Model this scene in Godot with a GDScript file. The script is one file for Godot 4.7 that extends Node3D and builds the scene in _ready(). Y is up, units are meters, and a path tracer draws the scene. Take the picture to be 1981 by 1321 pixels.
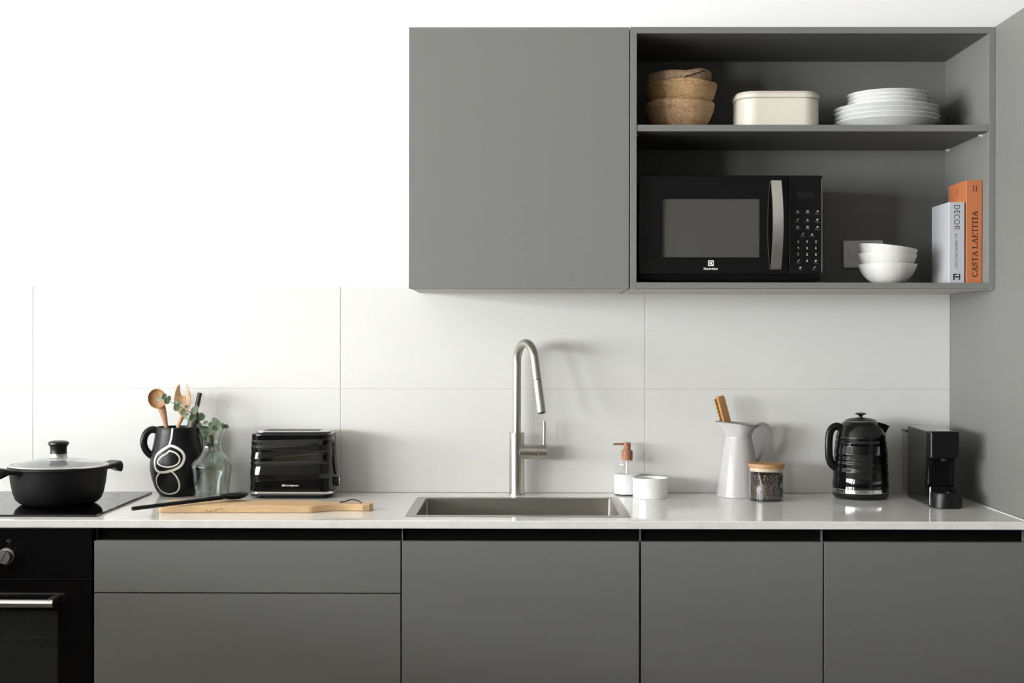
extends Node3D
# A grey fitted kitchen seen square on. Metres, y up; the tiled face of the back wall is z = 0, the floor y = 0.


class Geo:
	# a soup of triangles; corners are given counter-clockwise seen from outside
	var v := PackedVector3Array()
	var uv := PackedVector2Array()

	func tri(a: Vector3, b: Vector3, c: Vector3, ua := Vector2.ZERO, ub := Vector2.ZERO, uc := Vector2.ZERO) -> void:
		if (b - a).cross(c - a).length_squared() < 1e-18:
			return
		v.append_array([a, b, c])
		uv.append_array([ua, ub, uc])

	func quad(a: Vector3, b: Vector3, c: Vector3, d: Vector3, ua := Vector2(0, 1), ub := Vector2(1, 1), uc := Vector2(1, 0), ud := Vector2(0, 0)) -> void:
		tri(a, b, c, ua, ub, uc)
		tri(a, c, d, ua, uc, ud)

	func fan(ring: PackedVector3Array, flip := false) -> void:
		var mid := Vector3.ZERO
		for p in ring:
			mid += p
		mid /= ring.size()
		for i in ring.size():
			var a := ring[i]
			var b := ring[(i + 1) % ring.size()]
			if flip:
				tri(mid, b, a)
			else:
				tri(mid, a, b)

	# rings run counter-clockwise when looked at from the end they lead to
	func loft(rings: Array, cap_first := true, cap_last := true, closed := true) -> void:
		var n: int = rings[0].size()
		var m: int = n if closed else n - 1
		for k in rings.size() - 1:
			var p: PackedVector3Array = rings[k]
			var q: PackedVector3Array = rings[k + 1]
			var t0 := 1.0 - float(k) / (rings.size() - 1)
			var t1 := 1.0 - float(k + 1) / (rings.size() - 1)
			for i in m:
				var j := (i + 1) % n
				var u0 := float(i) / n
				var u1 := float(i + 1) / n
				quad(p[i], p[j], q[j], q[i], Vector2(u0, t0), Vector2(u1, t0), Vector2(u1, t1), Vector2(u0, t1))
		if cap_first:
			fan(rings[0], true)
		if cap_last:
			fan(rings[-1])

	func box(lo: Vector3, hi: Vector3, b := 0.0) -> void:
		if b <= 0.0:
			b = 0.00001
		b = minf(b, 0.49 * minf(hi.x - lo.x, minf(hi.y - lo.y, hi.z - lo.z)))
		var c := (lo + hi) / 2.0
		var h := (hi - lo) / 2.0
		var g := h - Vector3(b, b, b)
		for s in [-1.0, 1.0]:
			# faces
			_face(c, Vector3(s * h.x, 0, 0), Vector3(0, g.y, 0), Vector3(0, 0, g.z) * s)
			_face(c, Vector3(0, s * h.y, 0), Vector3(0, 0, g.z), Vector3(g.x, 0, 0) * s)
			_face(c, Vector3(0, 0, s * h.z), Vector3(g.x, 0, 0), Vector3(0, g.y, 0) * s)
		if b <= 0.00002:
			return
		for s in [-1.0, 1.0]:
			for t in [-1.0, 1.0]:
				_edge(c, Vector3(s * h.x, t * g.y, 0), Vector3(s * g.x, t * h.y, 0), Vector3(0, 0, g.z))
				_edge(c, Vector3(s * h.x, 0, t * g.z), Vector3(s * g.x, 0, t * h.z), Vector3(0, g.y, 0))
				_edge(c, Vector3(0, s * h.y, t * g.z), Vector3(0, s * g.y, t * h.z), Vector3(g.x, 0, 0))
				for r in [-1.0, 1.0]:
					_out(c, c + Vector3(s * h.x, t * g.y, r * g.z), c + Vector3(s * g.x, t * h.y, r * g.z), c + Vector3(s * g.x, t * g.y, r * h.z))

	func _face(c: Vector3, n: Vector3, a: Vector3, b: Vector3) -> void:
		quad(c + n - a - b, c + n + a - b, c + n + a + b, c + n - a + b)

	func _edge(c: Vector3, p: Vector3, q: Vector3, a: Vector3) -> void:
		_out(c, c + p - a, c + q - a, c + q + a)
		_out(c, c + p - a, c + q + a, c + p + a)

	func _out(c: Vector3, p: Vector3, q: Vector3, r: Vector3) -> void:
		if (q - p).cross(r - p).dot((p + q + r) / 3.0 - c) < 0.0:
			tri(p, r, q)
		else:
			tri(p, q, r)

	# profile of (radius, height) from the bottom outside to wherever it ends; outside faces out when it runs upwards
	func lathe(profile: Array, seg := 48, at := Vector3.ZERO, v_height := 0.0) -> void:
		for k in profile.size() - 1:
			var p: Vector2 = profile[k]
			var q: Vector2 = profile[k + 1]
			for i in seg:
				var a := TAU * i / seg
				var b := TAU * (i + 1) / seg
				var pa := Vector3(p.x * cos(a), p.y, p.x * sin(a))
				var pb := Vector3(p.x * cos(b), p.y, p.x * sin(b))
				var qa := Vector3(q.x * cos(a), q.y, q.x * sin(a))
				var qb := Vector3(q.x * cos(b), q.y, q.x * sin(b))
				var tp := 1.0 - p.y / v_height if v_height > 0.0 else 1.0 - float(k) / (profile.size() - 1)
				var tq := 1.0 - q.y / v_height if v_height > 0.0 else 1.0 - float(k + 1) / (profile.size() - 1)
				var u0 := float(i) / seg
				var u1 := float(i + 1) / seg
				quad(at + pa, at + qa, at + qb, at + pb, Vector2(u0, tp), Vector2(u0, tq), Vector2(u1, tq), Vector2(u1, tp))

	# a round bar along a path; radius is a number or one per point
	func tube(path: Array, radius, seg := 16, caps := true, flat := 1.0) -> void:
		var rings := []
		var up := Vector3.UP
		for k in path.size():
			var d: Vector3 = (path[mini(k + 1, path.size() - 1)] - path[maxi(k - 1, 0)]).normalized()
			if k == 0:
				up = Vector3.UP if absf(d.y) < 0.9 else Vector3.BACK
			up = (up - d * up.dot(d)).normalized()
			var side := up.cross(d)
			var r: float = radius[k] if radius is Array or radius is PackedFloat32Array else radius
			var ring := PackedVector3Array()
			for i in seg:
				var a := TAU * i / seg
				ring.append(path[k] + side * cos(a) * r + up * sin(a) * r * flat)
			rings.append(ring)
		loft(rings, caps, caps)

	# a flat outline (counter-clockwise, in x and y) carried through depth z0..z1 with bevelled rims
	func prism(outline: PackedVector2Array, z0: float, z1: float, b := 0.0, axes := Basis.IDENTITY, at := Vector3.ZERO) -> void:
		var inner := shrink(outline, b)
		var rings := []
		var steps := [[inner, z0], [outline, z0 + b], [outline, z1 - b], [inner, z1]] if b > 0.0 else [[outline, z0], [outline, z1]]
		for s in steps:
			var ring := PackedVector3Array()
			for p in s[0]:
				ring.append(at + axes * Vector3(p.x, p.y, s[1]))
			rings.append(ring)
		loft(rings, false, false)
		var tris := Geometry2D.triangulate_polygon(inner)
		for i in range(0, tris.size(), 3):
			var a: Vector2 = inner[tris[i]]
			var c: Vector2 = inner[tris[i + 1]]
			var d: Vector2 = inner[tris[i + 2]]
			if (c - a).cross(d - a) < 0.0:
				var e := c
				c = d
				d = e
			tri(at + axes * Vector3(a.x, a.y, z1), at + axes * Vector3(c.x, c.y, z1), at + axes * Vector3(d.x, d.y, z1), a, c, d)
			tri(at + axes * Vector3(a.x, a.y, z0), at + axes * Vector3(d.x, d.y, z0), at + axes * Vector3(c.x, c.y, z0), a, d, c)

	static func shrink(o: PackedVector2Array, b: float) -> PackedVector2Array:
		var out := PackedVector2Array()
		var n := o.size()
		for i in n:
			var e0 := (o[i] - o[(i + n - 1) % n]).normalized()
			var e1 := (o[(i + 1) % n] - o[i]).normalized()
			var n0 := Vector2(-e0.y, e0.x)
			var n1 := Vector2(-e1.y, e1.x)
			out.append(o[i] + (n0 + n1) * b / maxf(1.0 + n0.dot(n1), 0.3))
		return out

	func move(t: Transform3D) -> Geo:
		for i in v.size():
			v[i] = t * v[i]
		return self

	func mesh(smooth_degrees: float) -> ArrayMesh:
		var at := {}
		var face := PackedVector3Array()
		var near := cos(deg_to_rad(smooth_degrees))
		for i in range(0, v.size(), 3):
			var n := (v[i + 1] - v[i]).cross(v[i + 2] - v[i])
			face.append(n)
			for k in 3:
				var key := Vector3i((v[i + k] * 40000.0).round())
				if not at.has(key):
					at[key] = PackedInt32Array()
				at[key].append(i / 3)
		var out := PackedVector3Array()
		var tex := PackedVector2Array()
		var normals := PackedVector3Array()
		for i in range(0, v.size(), 3):
			var own := face[i / 3].normalized()
			for k in [0, 2, 1]:
				var n := Vector3.ZERO
				for f in at[Vector3i((v[i + k] * 40000.0).round())]:
					if face[f].normalized().dot(own) >= near:
						n += face[f]
				out.append(v[i + k])
				tex.append(uv[i + k])
				normals.append(n.normalized() if n.length_squared() > 0.0 else own)
		var arrays := []
		arrays.resize(Mesh.ARRAY_MAX)
		arrays[Mesh.ARRAY_VERTEX] = out
		arrays[Mesh.ARRAY_NORMAL] = normals
		arrays[Mesh.ARRAY_TEX_UV] = tex
		var m := ArrayMesh.new()
		m.add_surface_from_arrays(Mesh.PRIMITIVE_TRIANGLES, arrays)
		return m


var M := {}
var taken := {}


func numbered(called: String) -> String:
	taken[called] = taken.get(called, -1) + 1
	return called if taken[called] == 0 else "%s_%03d" % [called, taken[called]]


func tag(o: Node, label: String, category: String, group := "") -> void:
	o.set_meta("label", label)
	o.set_meta("category", category)
	if group:
		o.set_meta("group", group)


func thing(called: String, label: String, category: String, at := Vector3.ZERO, turn := 0.0, group := "") -> Node3D:
	var o := Node3D.new()
	o.name = numbered(called)
	add_child(o, true)
	o.position = at
	o.rotation.y = turn
	tag(o, label, category, group)
	return o


func build(g: Geo, called: String, material: Material, parent: Node, smooth := 38.0, label := "") -> MeshInstance3D:
	var o := MeshInstance3D.new()
	o.name = called if parent != self else numbered(called)
	o.mesh = g.mesh(smooth)
	o.material_override = material
	parent.add_child(o, true)
	if label:
		o.set_meta("label", label)
	return o


func structure(called: String, parent: Node = self) -> Node3D:
	var o := Node3D.new()
	o.name = called
	parent.add_child(o, true)
	o.set_meta("kind", "structure")
	return o


func slab(called: String, lo: Vector3, hi: Vector3, material: Material, parent: Node, b := 0.001) -> MeshInstance3D:
	var g := Geo.new()
	g.box(lo, hi, b)
	return build(g, called, material, parent)


func lettering(words: String, called: String, cap: float, material: Material, parent: Node, at: Vector3, turn := Vector3.ZERO, serif := false, bold := false, depth := 0.0003) -> MeshInstance3D:
	var t := TextMesh.new()
	var f := SystemFont.new()
	f.font_names = PackedStringArray(["Droid Serif" if serif else "Droid Sans"])
	f.font_weight = 700 if bold else 400
	t.font = f
	t.font_size = 48
	t.pixel_size = cap / (48.0 * 0.714)
	t.depth = depth
	t.curve_step = 4.0
	t.text = words
	var o := MeshInstance3D.new()
	o.name = called
	o.mesh = t
	o.material_override = material
	parent.add_child(o, true)
	o.position = at
	o.rotation_degrees = turn
	return o


func paint(r: float, g: float, b: float, rough := 0.5, metal := 0.0) -> StandardMaterial3D:
	# r, g, b as the eye reads them, 0 to 255
	var m := StandardMaterial3D.new()
	m.albedo_color = Color(r / 255.0, g / 255.0, b / 255.0)
	m.roughness = rough
	m.metallic = metal
	return m


func noise(freq: float, octaves: int, ramp: Array, seed_ := 1, size := 512, kind := FastNoiseLite.TYPE_SIMPLEX_SMOOTH) -> NoiseTexture2D:
	var n := FastNoiseLite.new()
	n.seed = seed_
	n.noise_type = kind
	n.frequency = freq
	n.fractal_octaves = octaves
	var t := NoiseTexture2D.new()
	t.width = size
	t.height = size
	t.seamless = true
	t.noise = n
	if ramp:
		var g := Gradient.new()
		g.offsets = PackedFloat32Array()
		g.colors = PackedColorArray()
		var offs := PackedFloat32Array()
		var cols := PackedColorArray()
		for s in ramp:
			offs.append(s[0])
			cols.append(Color(s[1] / 255.0, s[2] / 255.0, s[3] / 255.0))
		g.offsets = offs
		g.colors = cols
		t.color_ramp = g
	return t


func mapped(m: StandardMaterial3D, t: Texture2D, scale: Vector3, world := false) -> StandardMaterial3D:
	m.albedo_color = Color.WHITE
	m.albedo_texture = t
	m.uv1_triplanar = true
	m.uv1_world_triplanar = world
	m.uv1_scale = scale
	return m


func relief(m: StandardMaterial3D, t: Texture2D, centimetres: float, scale := Vector3.ZERO, world := false) -> StandardMaterial3D:
	m.heightmap_enabled = true
	m.heightmap_texture = t
	m.heightmap_scale = centimetres
	if scale != Vector3.ZERO:
		m.uv1_triplanar = true
		m.uv1_world_triplanar = world
		m.uv1_scale = scale
	return m


func wood(a: Array, b: Array, c: Array, scale: Vector3, seed_: int, rough := 0.55) -> StandardMaterial3D:
	var m := paint(255, 255, 255, rough)
	# growth rings: the tones come round again and again along the noise
	var ramp := [[0.0] + a]
	for k in 7:
		ramp.append([0.12 + 0.11 * k] + (b if k % 2 == 0 else (c if k % 4 == 1 else a)))
	ramp.append([1.0] + c)
	var t := noise(0.0075, 3, ramp, seed_)
	return mapped(m, t, scale)


func glass(alpha := 0.06, tint := Color(0.9, 0.95, 0.93)) -> StandardMaterial3D:
	var m := StandardMaterial3D.new()
	m.transparency = BaseMaterial3D.TRANSPARENCY_ALPHA
	m.albedo_color = Color(tint.r, tint.g, tint.b, alpha)
	m.roughness = 0.02
	return m


func round_rect(w: float, h: float, r: float, seg := 6) -> PackedVector2Array:
	var out := PackedVector2Array()
	for k in 4:
		var c := Vector2(w / 2 - r, h / 2 - r) * Vector2(1 if k in [0, 3] else -1, 1 if k < 2 else -1)
		for i in seg + 1:
			var a := PI / 2 * (k + float(i) / seg)
			out.append(c + Vector2(cos(a), sin(a)) * r)
	return out


func shift(o: PackedVector2Array, d: Vector2) -> PackedVector2Array:
	var out := PackedVector2Array()
	for p in o:
		out.append(p + d)
	return out


func smooth_path(points: Array, steps := 6) -> Array:
	var out := []
	for k in points.size() - 1:
		var p0: Vector3 = points[maxi(k - 1, 0)]
		var p1: Vector3 = points[k]
		var p2: Vector3 = points[k + 1]
		var p3: Vector3 = points[mini(k + 2, points.size() - 1)]
		for i in steps:
			out.append(p1.cubic_interpolate(p2, p0, p3, float(i) / steps))
	out.append(points[-1])
	return out


# plan view (x, z) becomes (x, y up, z): prism() depth runs upwards
const UPRIGHT := Basis(Vector3(1, 0, 0), Vector3(0, 0, -1), Vector3(0, 1, 0))


func _ready() -> void:
	make_view_and_light()
	make_materials()
	make_room()
	make_backsplash()
	make_base_cabinets()
	make_oven()
	make_worktop()
	make_wall_cabinets()
	make_tall_cabinet()
	make_sink_and_tap()
	make_cooktop_and_pot()
	make_vase_group()
	make_toaster()
	make_board()
	make_sink_side()
	make_jug_and_jar()
	make_kettle()
	make_coffee_machine()
	make_microwave()
	make_crockery()
	make_books()


func make_view_and_light() -> void:
	var cam := Camera3D.new()
	cam.name = "camera"
	cam.fov = rad_to_deg(2.0 * atan(660.5 / 2700.0))
	cam.near = 0.05
	cam.far = 60.0
	cam.position = Vector3(0, 1.3485, 4.09)
	cam.basis = Basis(Vector3.UP, 0.00574) * Basis(Vector3.RIGHT, -0.0013) * Basis(Vector3.BACK, 0.0014)
	add_child(cam)
	cam.current = true

	var env := Environment.new()
	env.background_mode = Environment.BG_SKY
	env.ambient_light_source = Environment.AMBIENT_SOURCE_SKY
	var sky := Sky.new()
	var air := ProceduralSkyMaterial.new()
	air.sky_top_color = Color(0.78, 0.85, 0.95)
	air.sky_horizon_color = Color(0.93, 0.95, 0.97)
	air.ground_horizon_color = Color(0.62, 0.62, 0.58)
	air.ground_bottom_color = Color(0.4, 0.4, 0.36)
	air.energy_multiplier = 2.0
	sky.sky_material = air
	env.sky = sky
	env.tonemap_mode = Environment.TONE_MAPPER_LINEAR
	env.tonemap_exposure = 1.0
	env.sdfgi_enabled = true
	env.ssao_enabled = true
	env.ssil_enabled = true
	var w := WorldEnvironment.new()
	w.name = "sky"
	w.environment = env
	add_child(w)

	# soft daylight of an overcast sky just outside the panes of each window: two in the wall on the left, one behind the camera
	for p in WINDOWS:
		daylight(Vector3(LEFT - 0.22, (WINDOW_SILL + WINDOW_TOP) / 2, p[0]), -PI / 2, p[1], SKY_LIGHT)
	daylight(Vector3(REAR_WINDOW, (WINDOW_SILL + WINDOW_TOP) / 2, REAR + 0.22), 0.0, REAR_WINDOW_WIDE, SKY_LIGHT)


func daylight(at: Vector3, turn: float, wide: float, energy: float) -> void:
	var l := AreaLight3D.new()
	l.name = "window_daylight"
	l.area_size = Vector2(wide, WINDOW_TOP - WINDOW_SILL)
	l.area_normalize_energy = false
	l.light_energy = energy
	l.light_color = Color(0.98, 0.99, 1.0)
	l.area_range = 30.0
	l.shadow_enabled = true
	l.position = at
	l.rotation.y = turn
	add_child(l, true)


const LEFT := -6.6
const RIGHT := 3.6
const REAR := 7.5
const CEILING := 3.3
const WINDOWS := [[2.8, 1.8], [5.6, 3.2]]  # middle and width of each
const WINDOW_SILL := 0.8
const WINDOW_TOP := 2.4
const REAR_WINDOW := -5.6
const REAR_WINDOW_WIDE := 1.2
const SKY_LIGHT := 19.4


func make_materials() -> void:
	M.plaster = paint(240, 239, 236, 0.85)
	M.ceiling = paint(235, 234, 230, 0.9)
	M.dark_wall = paint(112, 110, 105, 0.8)
	M.floor = mapped(paint(255, 255, 255, 0.4), noise(0.02, 4, [[0.0, 62, 50, 40], [0.5, 80, 65, 51], [1.0, 96, 79, 62]], 3), Vector3(0.35, 0.35, 3.0), true)
	M.tile = relief(paint(208, 207, 203, 0.5), noise(0.03, 3, [], 5), 0.02, Vector3(2.5, 6, 2.5), true)
	M.tile.metallic_specular = 0.3
	M.grout = paint(196, 194, 189, 0.9)
	M.grey = relief(paint(117, 117, 113, 0.55), noise(0.08, 3, [], 7), 0.006, Vector3(6, 6, 6), true)
	M.grey.metallic_specular = 0.38
	M.bar = mapped(paint(255, 255, 255, 0.5), noise(0.02, 4, [[0.0, 58, 44, 34], [0.5, 74, 57, 44], [1.0, 90, 70, 54]], 9), Vector3(3, 0.4, 3))  # dark timber tone of the added block that shades the base cabinets
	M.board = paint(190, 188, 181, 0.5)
	M.channel = paint(15, 15, 15, 0.9)
	M.channel.metallic_specular = 0.15
	M.quartz = mapped(paint(255, 255, 255, 0.06), noise(0.016, 5, [[0.0, 226, 225, 220], [0.3, 236, 235, 230], [0.44, 233, 232, 227], [0.5, 238, 237, 232], [1.0, 240, 239, 235]], 11, 1024), Vector3(1.1, 1.1, 2.4), true)
	M.sealant = paint(214, 214, 211, 0.5)
	M.frame = paint(228, 228, 226, 0.5)
	M.pane = glass(0.05, Color(0.9, 0.95, 0.95))
	M.steel = relief(paint(186, 182, 174, 0.33, 1.0), noise(0.05, 2, [], 13), 0.006, Vector3(0.8, 30, 0.8))
	M.sink = relief(paint(178, 174, 165, 0.36, 1.0), noise(0.06, 3, [], 15), 0.008, Vector3(0.8, 22, 22))
	M.satin_steel = paint(205, 203, 198, 0.28, 1.0)
	M.chrome = paint(225, 225, 224, 0.08, 1.0)
	M.gloss_black = paint(13, 13, 14, 0.06)
	M.satin_black = paint(13, 13, 14, 0.34)
	M.satin_black.metallic_specular = 0.4
	M.matte_black = paint(16, 16, 17, 0.5)
	M.matte_black.metallic_specular = 0.32
	M.rubber = paint(12, 12, 12, 0.7)
	M.white_print = paint(232, 232, 230, 0.5)
	M.grey_print = paint(120, 120, 118, 0.5)
	M.white_glaze = paint(228, 228, 224, 0.16)
	M.water = glass(0.02, Color(0.95, 0.98, 0.97))
	M.handle_steel = paint(222, 220, 214, 0.4, 1.0)
	M.clear_solid = StandardMaterial3D.new()
	M.clear_solid.albedo_color = Color(0.97, 0.99, 0.98, 0.0)
	M.clear_solid.roughness = 0.0
	M.clear_solid.refraction_enabled = true
	M.clear_solid.refraction_scale = 0.05
	M.water_solid = M.clear_solid.duplicate()
	M.water_solid.refraction_scale = 0.033
	M.clear = glass(0.004, Color(0.9, 0.93, 0.92))


func make_room() -> void:
	var floor_ := structure("floor")
	slab("floor_boards", Vector3(LEFT - 0.2, -0.1, -0.2), Vector3(RIGHT + 0.2, 0, REAR + 0.2), M.floor, floor_)
	var top := structure("ceiling")
	slab("plasterboard", Vector3(LEFT - 0.2, CEILING, -0.2), Vector3(RIGHT + 0.2, CEILING + 0.1, REAR + 0.2), M.ceiling, top)
	var back := structure("wall_back")
	slab("plaster", Vector3(LEFT - 0.2, 0, -0.2), Vector3(RIGHT + 0.2, CEILING, -0.007), M.plaster, back)
	var right := structure("wall_right")
	slab("plaster", Vector3(RIGHT, 0, -0.007), Vector3(RIGHT + 0.2, CEILING, REAR), M.dark_wall, right)
	var rear := structure("wall_front")
	var rw0 := REAR_WINDOW - REAR_WINDOW_WIDE / 2
	var rw1 := REAR_WINDOW + REAR_WINDOW_WIDE / 2
	slab("plaster", Vector3(LEFT - 0.2, 0, REAR), Vector3(RIGHT + 0.2, WINDOW_SILL, REAR + 0.2), M.dark_wall, rear)
	slab("plaster", Vector3(LEFT - 0.2, WINDOW_TOP, REAR), Vector3(RIGHT + 0.2, CEILING, REAR + 0.2), M.dark_wall, rear)
	slab("plaster", Vector3(LEFT - 0.2, WINDOW_SILL, REAR), Vector3(rw0, WINDOW_TOP, REAR + 0.2), M.dark_wall, rear)
	slab("plaster", Vector3(rw1, WINDOW_SILL, REAR), Vector3(RIGHT + 0.2, WINDOW_TOP, REAR + 0.2), M.dark_wall, rear)
	var left := structure("wall_left")
	slab("plaster", Vector3(LEFT - 0.2, 0, -0.007), Vector3(LEFT, WINDOW_SILL, REAR), M.plaster, left)
	slab("plaster", Vector3(LEFT - 0.2, WINDOW_TOP, -0.007), Vector3(LEFT, CEILING, REAR), M.plaster, left)
	var from := -0.007
	for w in WINDOWS + [[REAR, 0.0]]:
		slab("plaster", Vector3(LEFT - 0.2, WINDOW_SILL, from), Vector3(LEFT, WINDOW_TOP, w[0] - w[1] / 2), M.plaster, left)
		from = w[0] + w[1] / 2
	for i in WINDOWS.size():
		casement("window_%d" % (i + 1), Transform3D(Basis(Vector3.UP, PI / 2), Vector3(LEFT - 0.11, 0, WINDOWS[i][0])), WINDOWS[i][1], 3)
	casement("window_3", Transform3D(Basis.IDENTITY, Vector3(REAR_WINDOW, 0, REAR + 0.11)), REAR_WINDOW_WIDE, 1)

	# added unseen blocker below the frame; it keeps window light off the base cabinets
	var blocker := thing("light_blocker", "added unseen dark block shading the base cabinets opposite", "light blocker", Vector3(-0.6, 0, 3.4))
	slab("blocker_body", Vector3(-2.4, 0.0, -0.34), Vector3(2.4, BLOCKER_TOP - 0.03, 0.34), M.bar, blocker, 0.002)
	slab("top", Vector3(-2.43, BLOCKER_TOP - 0.03, -0.37), Vector3(2.43, BLOCKER_TOP, 0.37), M.bar, blocker, 0.002)
	slab("blocker_return", Vector3(-2.36, 0.0, -2.3), Vector3(-1.9, BLOCKER_TOP + 0.01, -0.38), M.bar, blocker, 0.002)
	slab("blocker_return_top", Vector3(-2.39, BLOCKER_TOP + 0.01, -2.33), Vector3(-1.87, BLOCKER_TOP + 0.04, -0.38), M.bar, blocker, 0.002)


const BLOCKER_TOP := 1.08  # height of the added light blocker


# a window in its own axes: x across, y up from the floor, z through the wall
func casement(called: String, at: Transform3D, wide: float, mullions: int) -> void:
	var w := structure(called)
	w.transform = at
	var h := wide / 2
	for s in [[WINDOW_SILL, WINDOW_SILL + 0.06], [WINDOW_TOP - 0.06, WINDOW_TOP]]:
		slab("window_frame", Vector3(-h, s[0], -0.03), Vector3(h, s[1], 0.03), M.frame, w, 0.004)
	for s in [[-h, -h + 0.06], [h - 0.06, h]]:
		slab("window_frame", Vector3(s[0], WINDOW_SILL + 0.06, -0.03), Vector3(s[1], WINDOW_TOP - 0.06, 0.03), M.frame, w, 0.004)
	for k in mullions:
		var x: float = -h + wide * (k + 1) / (mullions + 1.0)
		slab("mullion", Vector3(x - 0.025, WINDOW_SILL + 0.06, -0.025), Vector3(x + 0.025, WINDOW_TOP - 0.06, 0.025), M.frame, w, 0.004)
	slab("transom", Vector3(-h + 0.06, 1.85, -0.022), Vector3(h - 0.06, 1.9, 0.022), M.frame, w, 0.004)
	var g := Geo.new()
	g.quad(Vector3(-h + 0.05, WINDOW_SILL + 0.05, 0), Vector3(h - 0.05, WINDOW_SILL + 0.05, 0), Vector3(h - 0.05, WINDOW_TOP - 0.05, 0), Vector3(-h + 0.05, WINDOW_TOP - 0.05, 0))
	build(g, "pane", M.pane, w)


func make_backsplash() -> void:
	var wall := get_node("wall_back")
	slab("grout", Vector3(-3.23, 0.9, -0.008), Vector3(1.258, 1.5025, -0.0012), M.grout, wall)
	var cuts := [-3.2345, -2.3315, -1.4297, -0.526, 0.3668, 1.2590]
	for row in [[0.9005, 1.2035], [1.2053, 1.5035]]:
		for i in 5:
			slab("tile", Vector3(cuts[i] + 0.0009, row[0], -0.007), Vector3(cuts[i + 1] - 0.0009, row[1], 0), M.tile, wall, 0.0007)


func make_base_cabinets() -> void:
	# x from, x to, label; the doors end at y 0.847 under a black finger channel
	var front := 0.625
	for c in [[-1.0595, -0.2938, "drawers", "matt grey base cabinet with two drawers beside the black oven"], [-0.2938, 0.3010, "door", "matt grey base cabinet under the steel sink"], [0.3010, 0.7543, "door", "narrow matt grey base cabinet right of the sink cabinet"], [0.7543, 1.2570, "door", "matt grey base cabinet in the corner by the tall side panel"]]:
		var t := thing("base_cabinet", c[3], "cabinet", Vector3(c[0], 0, 0), 0, "base cabinets under the worktop")
		var w: float = c[1] - c[0]
		var right_gap := 0.0045 if c[0] < 0.0 and c[1] > 0.0 else 0.0022
		slab("carcass", Vector3(0.003, 0.1, 0.01), Vector3(w - 0.003, 0.68, 0.56), M.grey, t)
		for s in [0.0002, w - 0.0016]:
			slab("side_panel", Vector3(s, 0.1, 0.01), Vector3(s + 0.0014, 0.8795, 0.602), M.grey, t, 0.0)
		slab("plinth", Vector3(0.001, 0, 0.5), Vector3(w - 0.001, 0.1, 0.56), M.channel, t)
		slab("finger_channel", Vector3(0.0018, 0.80, 0.562), Vector3(w - 0.0018, 0.8793, 0.594), M.channel, t)
		if c[2] == "drawers":
			slab("drawer_front", Vector3(0.001, 0.7187, 0.604), Vector3(w - right_gap, 0.847, front), M.grey, t, 0.0008)
			slab("drawer_front", Vector3(0.001, 0.11, 0.604), Vector3(w - right_gap, 0.7160, front), M.grey, t, 0.0008)
		else:
			slab("door", Vector3(0.001, 0.11, 0.604), Vector3(w - right_gap, 0.847, front), M.grey, t, 0.0008)
	var far := thing("base_cabinet", "matt grey base cabinet on the far side of the oven", "cabinet", Vector3(-3.2, 0, 0), 0, "base cabinets under the worktop")
	slab("carcass", Vector3(0.003, 0.1, 0.01), Vector3(1.53, 0.879, 0.56), M.grey, far)
	slab("door", Vector3(0.001, 0.11, 0.604), Vector3(1.53, 0.847, front), M.grey, far)


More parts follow.
